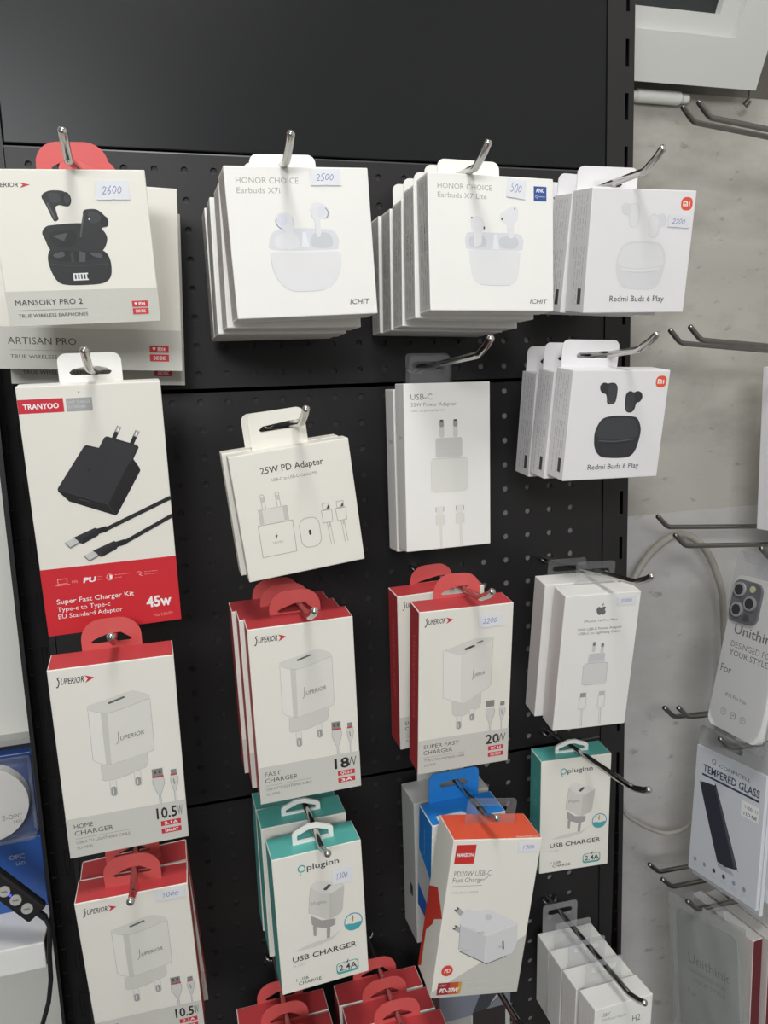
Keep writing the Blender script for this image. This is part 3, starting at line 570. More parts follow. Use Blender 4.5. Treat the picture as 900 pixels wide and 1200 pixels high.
def art_teal(p):
    k = ink(40, 42, 44); t = ink(64, 160, 160)
    p.ell(.318, .108, 3.4, 3.4, t, 1.1); p.line([(.297, .128), (.30, .155)], .9, t)
    p.text('pluginn', .375, .128, .735, .088, k, bold=.008)
    b1, b2, b3, b4 = ink(204, 202, 196), ink(192, 190, 184), ink(214, 212, 207), ink(158, 156, 153)
    p.poly([(.38, .465), (.384, .53), (.41, .552), (.56, .592), (.645, .575), (.655, .53), (.50, .52)], b4)
    p.poly([(.42, .238), (.47, .224), (.60, .245), (.765, .287), (.778, .31), (.745, .472), (.72, .50), (.61, .525), (.55, .52), (.36, .445), (.372, .36), (.40, .26)], b1); p.poly([(.60, .33), (.775, .297), (.778, .31), (.745, .472), (.72, .50), (.61, .525), (.585, .52)], b2); p.blob([(.41, .25), (.47, .224), (.60, .245), (.768, .29), (.72, .315), (.60, .335), (.47, .30)], b3)
    p.poly([(.535, .295), (.60, .266), (.635, .275), (.57, .308)], ink(74, 74, 74)); p.text('pluginn', .40, .385, .56, .362, G(140), skew=-.15)
    p.line([(.36, .445), (.372, .36), (.40, .26)], .3, G(160)); p.poly([(.395, .545), (.435, .556), (.425, .625), (.395, .618)], b4); p.poly([(.545, .592), (.59, .590), (.575, .668), (.54, .662)], b4)
    p.poly([(.16, .70), (.35, .67), (.60, .66), (.72, .62), (.60, .68), (.40, .705)], ink(206, 204, 198))
    p.ell(.855, .588, 8.2, 8.2, ink(66, 150, 180), .9); p.blob([(.755, .605), (.80, .598), (.86, .605), (.945, .60), (.93, .635), (.88, .652), (.82, .652), (.775, .635)], ink(72, 160, 170)); p.line([(.85, .54), (.85, .585)], 1.0, ink(190, 120, 90)); p.line([(.835, .565), (.865, .56)], .5, G(120))
    p.text('USB CHARGER', .143, .777, .877, .740, k, bold=.012); p.text('PL-X09', .142, .815, .27, .798, G(185))
    p.text('1 USB', .165, .925, .303, .905, k); p.text('CHARGE', .187, .958, .448, .935, k)
    p.rect(.625, .875, .885, .962, ink(76, 160, 156), 3); p.rect(.637, .880, .873, .945, ink(218, 217, 210), 2.6); p.text('2.4A', .655, .938, .865, .895, k, bold=.012); p.poly([(.745, .885), (.77, .855), (.765, .885)], k)
def art_orange(p):
    k = ink(120, 118, 116); rd = ink(196, 46, 40); W = ink(213, 211, 205)
    p.poly([(1.0, .622), (1.0, 1.0), (0, 1.0), (0, .962)], ink(192, 190, 184))
    p.rect(.04, .031, .262, .149, rd); p.text('MAXEON', .062, .104, .243, .084, G(226), bold=.03)
    p.text('PD20W USB-C', .060, .227, .475, .195, k); p.text("Fast Charger⁺", .056, .264, .447, .236, k); p.line([(.06, .288), (.391, .288)], .35, k); p.text('WALL PLUG ADAPTER', .062, .335, .362, .322, G(165))
    b1, b2, b3, o = ink(208, 208, 209), ink(198, 198, 200), ink(216, 216, 217), G(140)
    for (a, b) in (((.23, .472), (.135, .428)), ((.24, .576), (.145, .545))): p.line([a, b], 4.4, ink(168, 168, 170)); p.line([((a[0] + b[0] * 3) / 4, (a[1] + b[1] * 3) / 4), b], 3.9, G(84)); p.line([(b[0] + .012, b[1] + .004), b], 1.2, G(230))
    p.poly([(.205, .47), (.267, .434), (.397, .455), (.49, .445), (.55, .449), (.86, .54), (.875, .548), (.905, .66), (.895, .69), (.861, .739), (.60, .793), (.56, .790), (.251, .703), (.235, .69), (.212, .53)], b1)
    p.poly([(.251, .703), (.235, .69), (.215, .54), (.53, .615), (.56, .79)], b2); p.blob([(.27, .44), (.33, .443), (.40, .458), (.50, .446), (.56, .452), (.80, .525), (.87, .548), (.75, .575), (.53, .615), (.36, .56), (.215, .535), (.22, .47)], b3)
    p.line([(.531, .617), (.556, .79)], .4, G(226)); p.line([(.531, .617), (.60, .595), (.86, .551)], .5, G(226), sm=3); p.line([(.251, .705), (.56, .792), (.60, .795), (.80, .755)], .8, G(96), sm=3); p.line([(.212, .53), (.235, .69)], .35, o); p.blob([(.48, .48), (.53, .475), (.57, .49), (.55, .51), (.50, .51)], b2)
    p.line([(.735, .655), (.755, .71)], 1.5, G(70)); p.text('USB-C', .69, .70, .74, .68, G(150)); p.text('MAXEON', .43, .60, .50, .585, o); p.smalltext(.27, .68, .36, .705, 2, o, 2, .3)
    p.ell(.141, .826, 5.2, 5.2, ink(214, 64, 52)); p.text('PD', .108, .838, .175, .815, G(232), bold=.02, shear=.15)
    p.poly([(.06, .904), (.20, .904), (.19, .982), (.058, .982)], ink(150, 34, 44)); p.poly([(.20, .904), (.33, .904), (.325, .982), (.19, .982)], ink(186, 82, 48)); p.poly([(.295, .904), (.33, .904), (.325, .982), (.285, .982)], ink(196, 150, 60))
    p.text('USB-C', .085, .926, .16, .915, G(220)); p.text('PD-20W', .085, .967, .30, .941, G(236), bold=.03, shear=.2); p.smalltext(.36, .905, .63, .98, 5, ink(200, 198, 192), 11, .7); p.line([(.67, .968), (.93, .964)], .5, G(205))
def art_small(p):
    k = G(120); p.text('USB-C', .12, .12, .27, .075, k, bold=.01); p.text('20W Power Adapter', .12, .185, .55, .145, G(160)); p.text('H2', .66, .30, .80, .22, G(90)); p.rect(.3, .45, .6, .8, G(212), 3)

# ------------------------------------------------------------------ cartons
def tab_plate(rootobj, kind, cx, tw, slot_top, y, xrod, mt, name='hang_tab', base=-0.5):
    """flat hang tab with a slot, standing at local depth y"""
    mb = MB(); st = slot_top; sh = 7.0; top = st + {'red': 11.5, 'white': 9.5, 'clear': 7, 'hanger': 4}[kind]
    hw = tw / 2; fn = lambda x, z, d: (x, y - d, z)
    rad = min({'red': 15, 'white': 6, 'clear': 4, 'hanger': 3}[kind], top - base - 1)
    if kind == 'hanger':
        outer = [(cx - hw, base), (cx + hw, base), (cx + hw, st - 2.5), (cx + hw - 2, st - .5), (cx + 4, st + 4), (cx - 4, st + 4), (cx - hw + 2, st - .5), (cx - hw, st - 2.5)]
        hb = max(st - 9, base + 2.6); hole = [(cx - hw + 4, hb), (cx - hw + 4, max(hb + 1, st - 4)), (cx - 3, st), (cx + 3, st), (cx + hw - 4, max(hb + 1, st - 4)), (cx + hw - 4, hb)]
        mb.slab([outer, list(reversed(hole))], fn, 2.2, mt)
    else:
        outer = rrect(cx - hw, base, cx + hw, top, rad, 6, (0, 0, 1, 1))
        sw = min(14.5, hw - 4); lo = cx - sw; hi = cx + sw
        lo = min(lo, xrod - 4.5); hi = max(hi, xrod + 4.5)
        if kind == 'red': hole = [(lo, st - sh + 1.5), (lo + 3, st - sh + 3.5), (xrod - 4, st), (xrod + 4, st), (hi - 3, st - sh + 3.5), (hi, st - sh + 1.5), (hi - 2, st - sh), (lo + 2, st - sh)]
        elif kind == 'white': hole = [(lo, st - 4), (lo + 3, st - 1.5), (xrod - 4, st), (xrod + 4, st), (hi - 3, st - 1.5), (hi, st - 4), (hi - 2, st - 6), (lo + 2, st - 6)]
        else: hole = rrect(lo, st - 6, hi, st, 2.9, 4)
        hole = list(reversed(hole)); zb = min(p[1] for p in hole)
        if zb < base + 0.8: hole = [(x, max(z, base + 0.8)) for x, z in hole]
        mb.slab([outer, hole], fn, 0.7 if kind != 'clear' else 0.5, mt)
    return mb.build(name, rootobj)
_cart = {}
def carton(key, w, h, d, front, sides, art=None, left=None, bev=0.7, extra=None):
    if key in _cart: return _cart[key]
    mb = MB(); sd = dict(front=front, edge=front); sd.update(sides)
    mb.bevbox((-w / 2, 0, -h), (w / 2, d, 0), bev, sides.get('left', front), sd)
    if art: art(Printer(mb, w, h, lambda x, z, q: (x - w / 2, -q, z)))
    if left: left(Printer(mb, d, h, lambda x, z, q: (-w / 2 - q, d - x, z)))
    if extra: extra(mb, w, h, d)
    o = mb.build('carton_body'); _cart[key] = (o.data, w, h, d); bpy.data.objects.remove(o); return _cart[key]
def box(key, pose, hk, name, label, cat, tab, sticker=None, group=None):
    """pose = x, y, z of the middle of the top front edge, yaw, roll, pitch"""
    me, w, h, d = _cart[key]
    t = thing(name, label, cat, pose[:3], pose[3:], group)
    link('carton_body', me, t)
    if tab:
        kind, cx, tw, fy, mt = tab
        inv = t.matrix_world.inverted(); yl = (d - 0.1) if fy is None else d * fy
        # where the rod crosses the plane of the tab
        n = rod_at(hk, 0); f = rod_at(hk, -160); a = inv @ Vector(P3(*n)) / MM; b = inv @ Vector(P3(*f)) / MM
        s = (yl - a.y) / (b.y - a.y); q = a + (b - a) * s
        tab_plate(t, kind, cx, tw, max(q.z + ROD + 0.25, 4.5 if kind != 'hanger' else 9), yl, q.x, mt, 'plastic_hanger' if kind == 'hanger' else 'hang_tab', base=-0.3 if kind != 'hanger' else -0.5)
    if sticker:
        u0, v0, u1, v1, num, rot = sticker
        mb = MB(); sw, sh = (u1 - u0) * w, (v1 - v0) * h
        loop = [(0, 0), (0, -sh), (sw * .46, -sh), (sw * .5, -sh + .8), (sw * .54, -sh), (sw, -sh), (sw, 0)]
        mb.slab([list(loop)], lambda x, z, q: (x, q - 0.58, z), 0.14, STICK)
        Printer(mb, sw, sh, lambda x, z, q: (x, -0.585 - q, z)).hand(num, .16, .72, .80, .24)
        o = mb.build('price_sticker', t, loc=((-w / 2 + u0 * w) * MM, 0, -v0 * h * MM)); o.rotation_euler = (0, R(rot), 0)
    return t
def side_text(seed, dark=150, rows=4):
    def f(p):
        p.smalltext(.15, .04, .85, .40, rows, G(dark), seed, .55, True); p.smalltext(.2, .46, .85, .94, rows, G(dark), seed + 1, .6, True)
        p.rect(.62, .80, .80, .93, G(70)); 
    return f
def side_text_open(p):
    p.rect(.04, .02, .96, .985, ink(188, 187, 184)); p.smalltext(.15, .05, .9, .95, 4, ink(120, 119, 118), 8, .8, True); p.smalltext(.2, .35, .8, .55, 2, G(60), 3, .9, True)
W4 = dict(left=WHITE, right=WHITE, top=WHITE, bottom=WHITE, back=WHITE)
SUPS = dict(left=RED, right=RED, top=RED, bottom=CREAM, back=CREAM)
def top_edge_strip(mb, w, h, d): mb.box((-w / 2 + 1, d - 1.2, -.1), (w / 2 - 1, d - .4, .35), CREAM)
carton('A1', 99, 100, 30, CREAM, dict(left=RED, right=RED, top=RED, bottom=CREAM, back=CREAM), lambda p: art_earphones(p, 'MANSORY PRO 2', True))
carton('A2', 137, 140, 30, CREAM, dict(left=CREAM, right=CREAM, top=CREAM, bottom=CREAM, back=CREAM), lambda p: art_earphones(p, 'ARTISAN PRO', False))
carton('A4', 105.6, 104.7, 29.5, WHITE, W4, lambda p: art_open_case(p), side_text_open)
carton('A5', 106, 101.7, 24, WHITE, W4, lambda p: art_open_case(p, True), side_text_open)
C4W = dict(left=COOLW, right=COOLW, top=COOLW, bottom=COOLW, back=COOLW)
carton('A6', 96.7, 98.2, 32, COOLW, C4W, lambda p: art_pebble(p, False), side_text(21, 165, 5))
carton('B4', 97.8, 95.2, 26, COOLW, C4W, lambda p: art_pebble(p, True), side_text(31, 165, 5))
carton('B1', 95.1, 182.4, 21, CREAM, dict(left=CREAM, right=CREAM, top=WHITE, bottom=RED, back=WHITE), art_kit)
carton('B2', 92.4, 97.9, 17, CREAM, dict(left=CREAM, right=CREAM, top=CREAM, bottom=CREAM, back=CREAM), art_25w)
carton('B3', 83.1, 147.4, 20.5, WHITE, W4, art_usbc, lambda p: (p.text('25W', .3, .33, .75, .31, G(110)), p.smalltext(.2, .38, .8, .75, 3, G(200), 4, .4, True)))
carton('C1', 85, 150.2, 28, CREAM, SUPS, lambda p: art_superior(p, '10.5', 'HOME', 'CHARGER', 'USB-A TO LIGHTNING CABLE', ('2.1A', 'SMART')))
carton('C2', 83.7, 149.8, 27, CREAM, SUPS, lambda p: art_superior(p, '18', 'FAST', 'CHARGER', 'USB-A TO LIGHTNING CABLE', ('QC3.0', '3A')))
def vert_word(mb, w, h, d):
    vs, fs = glyphs('FOCUS ON QUALITY', .004); a = min(v[0] for v in vs); b = max(v[0] for v in vs); L = h * .52; s = L / (b - a)
    mb.add([(-w / 2 - .05, d * .62 - y * s * 1.0, -h * .68 + (x - a) * s) for x, y in vs], fs, ink(238, 120, 120))
carton('C3', 83.6, 150.2, 26, CREAM, SUPS, lambda p: art_superior(p, '20', 'SUPER FAST', 'CHARGER', 'TYPE-C TO LIGHTNING CABLE', ('QC 4.0', 'OUTPUT'), True), None, extra=vert_word)
carton('C4', 75.9, 140.7, 24, WHITE, W4, art_fruit)
TE = dict(left=TEAL, right=TEAL, top=TEAL, bottom=TEAL, back=TEAL)
def teal_side(p):
    for v in (.25, .42, .60, .78): p.ell(.5, v, 3.2, 3.2, ink(150, 208, 200), .7)
carton('D2', 75.9, 126.6, 31, CREAM, TE, art_teal, teal_side)
def orange_side(p):
    p.poly([(.5, .38), (1.0, .49), (.5, .62), (.18, .72), (.18, .96), (.0, 1), (0, .46)], ink(206, 58, 42)); p.poly([(.55, .58), (.95, .50), (.42, .69)], CREAM); p.line([(.1, .72), (.1, .95)], 1.5, ink(206, 58, 42))
carton('D3', 80.3, 147.3, 39, CREAM, dict(left=CREAM, right=CREAM, top=ORANGE, bottom=CREAM, back=CREAM), art_orange, orange_side,
       extra=lambda mb, w, h, d: Printer(mb, w, d, lambda x, z, q: (x - w / 2, d + z, q)).text('Maxeon MC20W-PD', .72, .955, .96, .90, G(232)))
def blue_side(p): p.poly([(0, .42), (1, .55), (1, 1), (0, 1)], ink(196, 196, 196)); p.smalltext(.3, .5, .7, .6, 2, G(80), 3, .6); p.poly([(.0, .78), (1, .86), (1, 1), (0, 1)], ink(38, 100, 180)); p.smalltext(.35, .15, .55, .40, 1, ink(170, 200, 230), 5, .8, True)
def blue_top(mb, w, h, d): mb.add([(-w / 2 + 8, 12, .05), (-w / 2 + 8, 2, .05), (-w / 2 + 36, 1, .05), (-w / 2 + 36, 9, .05), (-w / 2 + 34, 12, .05)], [(0, 1, 2, 3, 4)], G(222))
carton('D3b', 72.2, 108, 33, WHITE, dict(left=BLUE, right=BLUE, top=BLUE, bottom=BLUE, back=BLUE), None, blue_side, extra=blue_top)
carton('D3c', 77.4, 156, 36, GREYC, dict(left=GREYC, right=GREYC, top=GREYC, bottom=GREYC, back=GREYC), None, lambda p: p.rect(.55, .62, .75, .70, G(60)))
carton('E3', 66, 82, 27, WHITE, W4, art_small, lambda p: p.smalltext(.2, .2, .8, .7, 3, G(200), 3, .4, True))
carton('E1', 84, 150, 27, CREAM, SUPS, lambda p: art_superior(p, '18', 'FAST', 'CHARGER', 'USB-A TO LIGHTNING CABLE', ('QC3.0', '3A')))

RT = ('red', 0, 42, None, REDTAB)
g_lab = {}
def boxes():
    b = box
    b('A1', (-46.5, -150.6, 149.4, .2, -1.7, 4.5), 'A1', 'earphone_box', 'white box with black earphones and charging case picture under a red tab', 'box', ('red', 2, 48, None, REDTAB), (.664, .071, .884, .193, '2600', -.5))
    b('A2', (-41.9, -75.1, 160, -.1, 2.4, 3.8), 'A1', 'earphone_box', 'larger white earphone box half hidden behind the black earphones box', 'box', ('red', 0, 40, None, REDTAB))
    b('A2', (-39.5, -38, 149.0, -.1, 2.4, 2.6), 'A1', 'earphone_box', 'rearmost white earphone box, only its lower edge showing, top left', 'box', ('red', 0, 40, None, REDTAB))
    g = 'white earbuds boxes on the second hook of the top row'
    for i, q in enumerate(((108.3, -151, 156.9, 2.3, -1.9, -.9), (107.2, -117.9, 151.5, 2.4, .2, -.8), (102.8, -83.5, 149.2, 1.5, .3, -1.9), (100.8, -50, 149.3, .7, -.4, -2.6))):
        b('A4', q, 'A4', 'earbud_box', ('front white earbuds box with pale open case picture and price near its tab', 'white earbuds box second from front in the leftmost stack of pale boxes', 'white earbuds box third from front in the leftmost stack of pale boxes', 'rearmost white earbuds box in the leftmost stack of pale boxes')[i], 'box', ('white', -4, 50, None, WHITE), (.584, .017, .796, .124, '2500', -.5) if i == 0 else None, g)
    g = 'white earbuds boxes on the third hook of the top row'
    for i, q in enumerate(((259.5, -149.9, 156.6, 1.7, .6, -1.4), (256.5, -124.8, 152.9, 2.4, 1, -.4), (256.1, -94.3, 148.4, 1.8, 1.6, -.9), (254.7, -65.5, 147.2, 1.5, 1.6, -1.3), (252.4, -37.3, 147, 1.4, 1.6, -1.5))):
        b('A5', q, 'A5', 'earbud_box', ('front white earbuds box with the small blue badge in its corner', 'white earbuds box directly behind the blue badged front box', 'middle white earbuds box, third from front, behind the blue badged box', 'white earbuds box fourth from front behind the blue badged box', 'rearmost white earbuds box of the five behind the blue badge')[i], 'box', ('white', -9 + i, 53, None, WHITE), (.625, .012, .778, .150, '500', 6) if i == 0 else None, g)
    g = 'white earbuds boxes with a pale case picture'
    for i, q in enumerate(((396.2, -148.7, 151.2, -.8, .1, 8.4), (396.5, -114.6, 153.0, .2, 2.0, 8.6), (396.4, -80.0, 155.0, .2, 2.2, 8.6))):
        b('A6', q, 'A6', 'earbud_box', ('front white earbuds box with orange logo and pale case, top right', 'middle one of three white earbuds boxes at top right, in front of grey wall', 'rearmost of three white earbuds boxes at top right, beside the blue badged box')[i], 'box', ('white', -17.5, 57, None, COOLW), (.75, .195, .962, .292, '2200', 2) if i == 0 else None, g)
    b('B1', (-45.2, -150.1, 8.3, 2.5, -.8, 5.9), 'B1', 'charger_kit_box', 'tall white and red box picturing a black plug and two black cable ends', 'box', ('white', 1, 43, None, WHITE))
    g = 'crooked adapter boxes on the second hook'
    for i, q in enumerate(((91.8, -149.2, -43.3, .6, -6.2, 2.5), (88.6, -130.6, -42.2, .6, -5.6, 2.5))):
        b('B2', q, 'B2', 'adapter_box', ('crooked square white box with outlined plug and cable drawings', 'white box peeking out behind the crooked square adapter box')[i], 'box', ('white', -4, 44, None, CREAM), None, g)
    g = 'tall white adapter boxes on clear tabs'
    for i, q in enumerate(((243.7, -85.6, .8, 4.5, .5, .2), (241.6, -61.2, -3.7, 4.2, .1, .6))):
        b('B3', q, 'B3', 'adapter_box', ('front tall white box with pale adapter picture hanging below the blue badged stack', 'rear tall white adapter box, only its left edge showing beside its twin')[i], 'box', ('clear', (-10, 4)[i], 42, None, CLEAR), None, g)
    g = 'white earbuds boxes with a black case picture'
    for i, q in enumerate(((382.3, -141, 6, 2.9, 1.5, 7.8), (379.8, -112.6, 5, 3.0, 2.0, 7.6), (377.3, -84.4, 4.7, 3.0, 1.2, 7.4))):
        b('B4', q, 'B4', 'earbud_box', ('front white earbuds box picturing a black case and two black buds', 'middle of the three boxes with black buds, right of the tall white adapter box', 'rearmost of the three boxes with black buds, nearest the tall adapter box')[i], 'box', ('white', -17, 57, None, COOLW), None, g)
    b('C1', (-46.1, -173.8, -186.1, .8, -.2, 5.2), 'C1', 'charger_box', '10.5W charger box with red top and no price sticker, leftmost column', 'box', RT)
    g = 'red sided 10.5W charger boxes at bottom left'
    b('D1', (-48.5, -158.5, -375, -2.5, -1.2, 8.0), 'D1', 'charger_box', '10.5W charger box with red top and price sticker, bottom left corner', 'box', ('red', 1, 42, .45, REDTAB), (.715, .015, .965, .075, '1000', 0), g)
    b('D1', (-47.7, -126.5, -377, -.5, -3.0, 8), 'D1', 'charger_box', 'red topped box hidden behind the stickered 10.5W box at bottom left', 'box', ('red', 0, 42, .45, REDTAB), None, g)
    g = 'red sided 18W charger boxes'
    for i, q in enumerate(((93.6, -148.4, -181.1, -.3, -1.1, 3.3), (90.2, -118.6, -181.5, .2, -1.1, 3.3), (87.0, -88.5, -182.2, .2, -1.1, 3.3))):
        b('C2', q, 'C2', 'charger_box', ('front 18W charger box with red top below the crooked adapter box', 'second 18W charger box, its red side showing behind the front one', 'rearmost 18W charger box, a white strip showing at far left')[i], 'box', RT, None, g)
    g = 'red sided 20W charger boxes'
    b('C3', (233.1, -148.9, -184.1, -1.1, .2, 6.1), 'C3', 'charger_box', 'front 20W charger box with red side lettering and price sticker', 'box', RT, (.62, .056, .88, .129, '2200', -1), g)
    b('C3', (230.1, -95.2, -182.8, 1.5, -1, 5.2), 'C3', 'charger_box', 'rear red sided charger box half hidden behind the 20W box', 'box', RT, None, g)
    g = 'thick white adapter boxes on the right'
    b('C4', (378.9, -119.9, -195.4, -3.8, 1.2, 8.9), 'C4', 'adapter_box', 'front thick white adapter box with a grey fruit logo', 'box', ('clear', 2, 40, None, CLEAR), (.69, .028, .94, .087, '2500', 1), g)
    b('C4', (372.9, -92.0, -190.5, -3.6, .9, 8.6), 'C4', 'adapter_box', 'plain thick white box behind the one with a grey fruit logo', 'box', ('clear', -5, 40, None, CLEAR), None, g)
    g = 'teal topped chargers in the second column'
    for i, q in enumerate(((97.2, -146.3, -376.7, 1.8, -1.3, 1.4), (94.2, -104, -373.6, .8, -.5, 1.7), (95, -56, -382.5, .3, 0, 1.4))):
        b('D2', q, 'D2', 'charger_box', ('front teal topped charger box with price sticker below the 18W boxes', 'second teal box, its shaded top showing behind the front teal box', 'rearmost teal box of the stack below the 18W boxes')[i], 'box', ('hanger', 0, 35, .5, WPLAST), (.655, .165, .875, .275, '1300', 3) if i == 0 else None, g)
    b('D4', (378.4, -73.5, -377.5, -4.9, .3, 2.1), 'D4', 'charger_box', 'single teal topped charger box hanging alone right of the orange box', 'box', ('hanger', 0, 36, .5, WPLAST))
    b('D3', (246.9, -175.7, -380, -2.2, 8.9, 1.5), 'D3', 'charger_box', 'tilted white charger box with an orange top and red logo square', 'box', ('clear', 1, 46, .62, CLEAR), (.74, .026, .975, .082, '1900', 0))
    b('D3b', (241, -125, -388.6, 1.7, .4, 5.5), 'D3', 'accessory_box', 'bright blue topped box behind the orange topped one', 'box', ('white', -2, 50, None, BLUE))
    b('D3c', (240.5, -81, -389.4, 1.7, -1.2, 4.3), 'D3', 'accessory_box', 'plain grey box hanging behind the blue topped box', 'box', ('white', 3, 50, None, GREYC))
    g = 'small white adapter boxes in a row at bottom right'
    for i, q in enumerate(((387.6, -149.7, -595.2, 3, 2.3, 1), (386.8, -117.2, -599.2, .6, .8, 2), (388.3, -85.4, -602.5, -.2, 1.4, 2), (390.4, -53.2, -606, -1.2, 1, 0.5))):
        b('E3', q, 'E3', 'adapter_box', ('front small white box nearest the hook tip at bottom right', 'second small white box from the front, bottom right row', 'third small white box from the front, bottom right row', 'rearmost small white box against the board at bottom right')[i], 'box', ('clear', -6, 42, None, CLEAR), None, g)
    g = 'red charger boxes at the bottom, left hook'
    for i, y in enumerate((-85.5, -115, -144.5)):
        b('E1', (68.6, y, -580.5, 0, 0, 2), 'E1', 'charger_box', ('rearmost red topped box of the bottom left red stack, its tab showing', 'middle red topped box of the bottom left red stack', 'front red topped box of the bottom left red stack, below the teal box')[i], 'box', ('red', 0, 44, None, REDTAB), None, g)
    g = 'red charger boxes at the bottom, right hook'
    for i, (x, y, z) in enumerate(((162.6, -85.5, -580), (164.5, -115, -580.5), (168, -145, -580.5))):
        b('E1', (x, y, z, -1, -1, 2), 'E2', 'charger_box', ('rearmost red topped box of the stack between teal and orange boxes, bottom edge', 'middle red topped box of the stack between teal and orange boxes, bottom edge', 'front red topped box of the stack between teal and orange boxes, bottom edge')[i], 'box', ('red', 0, 44, None, REDTAB), None, g)
carton('D1', 83, 149, 25, CREAM, SUPS, lambda p: art_superior(p, '10.5', 'HOME', 'CHARGER', 'USB-A TO LIGHTNING CABLE', ('2.1A', 'SMART')), extra=top_edge_strip)
carton('D4', 75.9, 126.1, 28.4, CREAM, TE, art_teal, teal_side)
def art_phone(p):
    p.rect(0, 0, 1, .30, ink(120, 126, 138)); p.poly([(.45, .30), (.62, .08), (.95, .05), (.95, .16), (.60, .30)], ink(60, 62, 70)); p.poly([(.70, .25), (.92, .10), (.95, .16)], ink(170, 172, 176)); p.rect(.46, .28, .93, 1, ink(46, 40, 42), 3); p.rect(.02, .30, .44, 1, ink(166, 164, 160)); p.line([(.72, .55), (.66, .80)], 2, ink(150, 140, 136))
carton('E4', 78, 150, 20, GREYC, dict(left=GREYC, right=WHITE, top=GREYC, bottom=GREYC, back=GREYC), art_phone)
boxes()
box('E4', (265, -72, -597, 0, 0, 2), 'E4', 'accessory_box', 'grey box with a dark picture under the orange topped box', 'box', ('white', 0, 44, None, GREYC))

# ------------------------------------------------------------------ hooks and packages of the side display on the right
sd = (0.99507, 0.05134, -0.08504)
def side_hook(x, y, z, label, name='display_hook', up=9, curl=False):
    L = (760 - x) / sd[0]
    mb = MB(); pt = lambda s, dz=0: (x + sd[0] * s, y + sd[1] * s, z + sd[2] * s + dz)
    mb.tube([pt(-14, 12.5), pt(-9, 8.0), pt(-3, 2.6), pt(0, .8), pt(3, 0), pt(10, 0), pt(L * .5, 0), pt(L + 1, 0)], 2.8, STEEL, 12)
    return tag(mb.build('display_hook', loc=(0, 0, EYE)), label, 'hook')
side_hook(544, -10, 253, 'steel hook at top right below the window, left one of the pair')
side_hook(549, -28, 252, 'steel hook at top right below the window, right one of the pair')
side_hook(544, 2, 34, 'steel hook right of the top right earbuds boxes, left one of the close pair')
side_hook(544, -31, 35, 'steel hook right of the top right earbuds boxes, right one of the close pair')
side_hook(549, 24, -171, 'steel hook just above the grey cable loop')
side_hook(549, -8, -187, 'steel hook crossing the top of the grey cable loop')
side_hook(544, -3, -389, 'steel hook left of the bottom of the white phone case, longer one')
side_hook(553, -16, -385, 'steel hook left of the bottom of the white phone case, shorter one')
side_hook(544, 19, -599, 'steel hook left of the glass protector package, upper of two')
side_hook(544, -7, -602, 'steel hook left of the glass protector package, lower of two')
side_hook(541, -57, -596, 'steel hook through the grey plastic bag at lower right')
side_hook(564, -72, -399, 'steel hook through the hang slot of the glass protector package')
# cable loop on the wall
pts = [(522, 60, -290), (525.8, 60, -250), (541, 60, -221), (566, 62, -200), (598, 64, -190), (630, 62, -211), (652, 60, -257), (659, 60, -300), (664, 60, -400), (655, 60, -520), (622, 60, -571), (586, 60, -580), (541, 60, -556), (518, 60, -526), (508, 60, -440), (512, 60, -350)]
q = []
N = len(pts)
for i in range(N):
    p0, p1, p2, p3 = (Vector(pts[(i + k - 1) % N]) for k in range(4))
    for j in range(6):
        t = j / 6; q.append(0.5 * ((2 * p1) + (p2 - p0) * t + (2 * p0 - 5 * p1 + 4 * p2 - p3) * t * t + (3 * p1 - p0 - 3 * p2 + p3) * t ** 3))
mb = MB(); mb.tube(q, 4, mat('grey_cable_sheath', (160, 156, 148), 0.45), 12, closed=True, rr=[max(2.6, 4.6 - max(0, (-200 - v.z)) * .006) for v in q])
tag(mb.build('cable_loop', loc=(0, 0, EYE)), 'grey cable loop hanging on the wall behind the side hooks', 'cable')
# pouch-shaped bag helper: local x = width (centred), z down from 0, y = thickness
def pouch(mb, w, h, bul, mt, seed=0, nx=18, nz=30, amp=1.2, y0=0):
    rnd = random.Random(seed); ph = [rnd.uniform(0, 6.28) for _ in range(8)]
    for side in (-1, 1):
        vs = []; fs = []
        for j in range(nz + 1):
            for i in range(nx + 1):
                u = i / nx; v = j / nz; e = (math.sin(math.pi * u) ** .5) * (math.sin(math.pi * min(1, max(0, v))) ** .4)
                wr = amp * (math.sin(9 * u + 5 * v + ph[0]) * math.sin(4 * v + ph[1]) + .6 * math.sin(17 * u - 11 * v + ph[2]) + .4 * math.sin(23 * v + 6 * u + ph[3]))
                vs.append(((u - .5) * w, y0 + side * (bul * e) + wr * e * .6, -v * h))
        for j in range(nz):
            for i in range(nx):
                a = j * (nx + 1) + i; f = (a, a + 1, a + nx + 2, a + nx + 1); fs.append(f if side > 0 else tuple(reversed(f)))
        mb.add(vs, fs, mt, True)
BAGC = film('clear_bag_film', (190, 192, 198), trans=0.95, rough=0.10, bump=0.7, bscale=40)
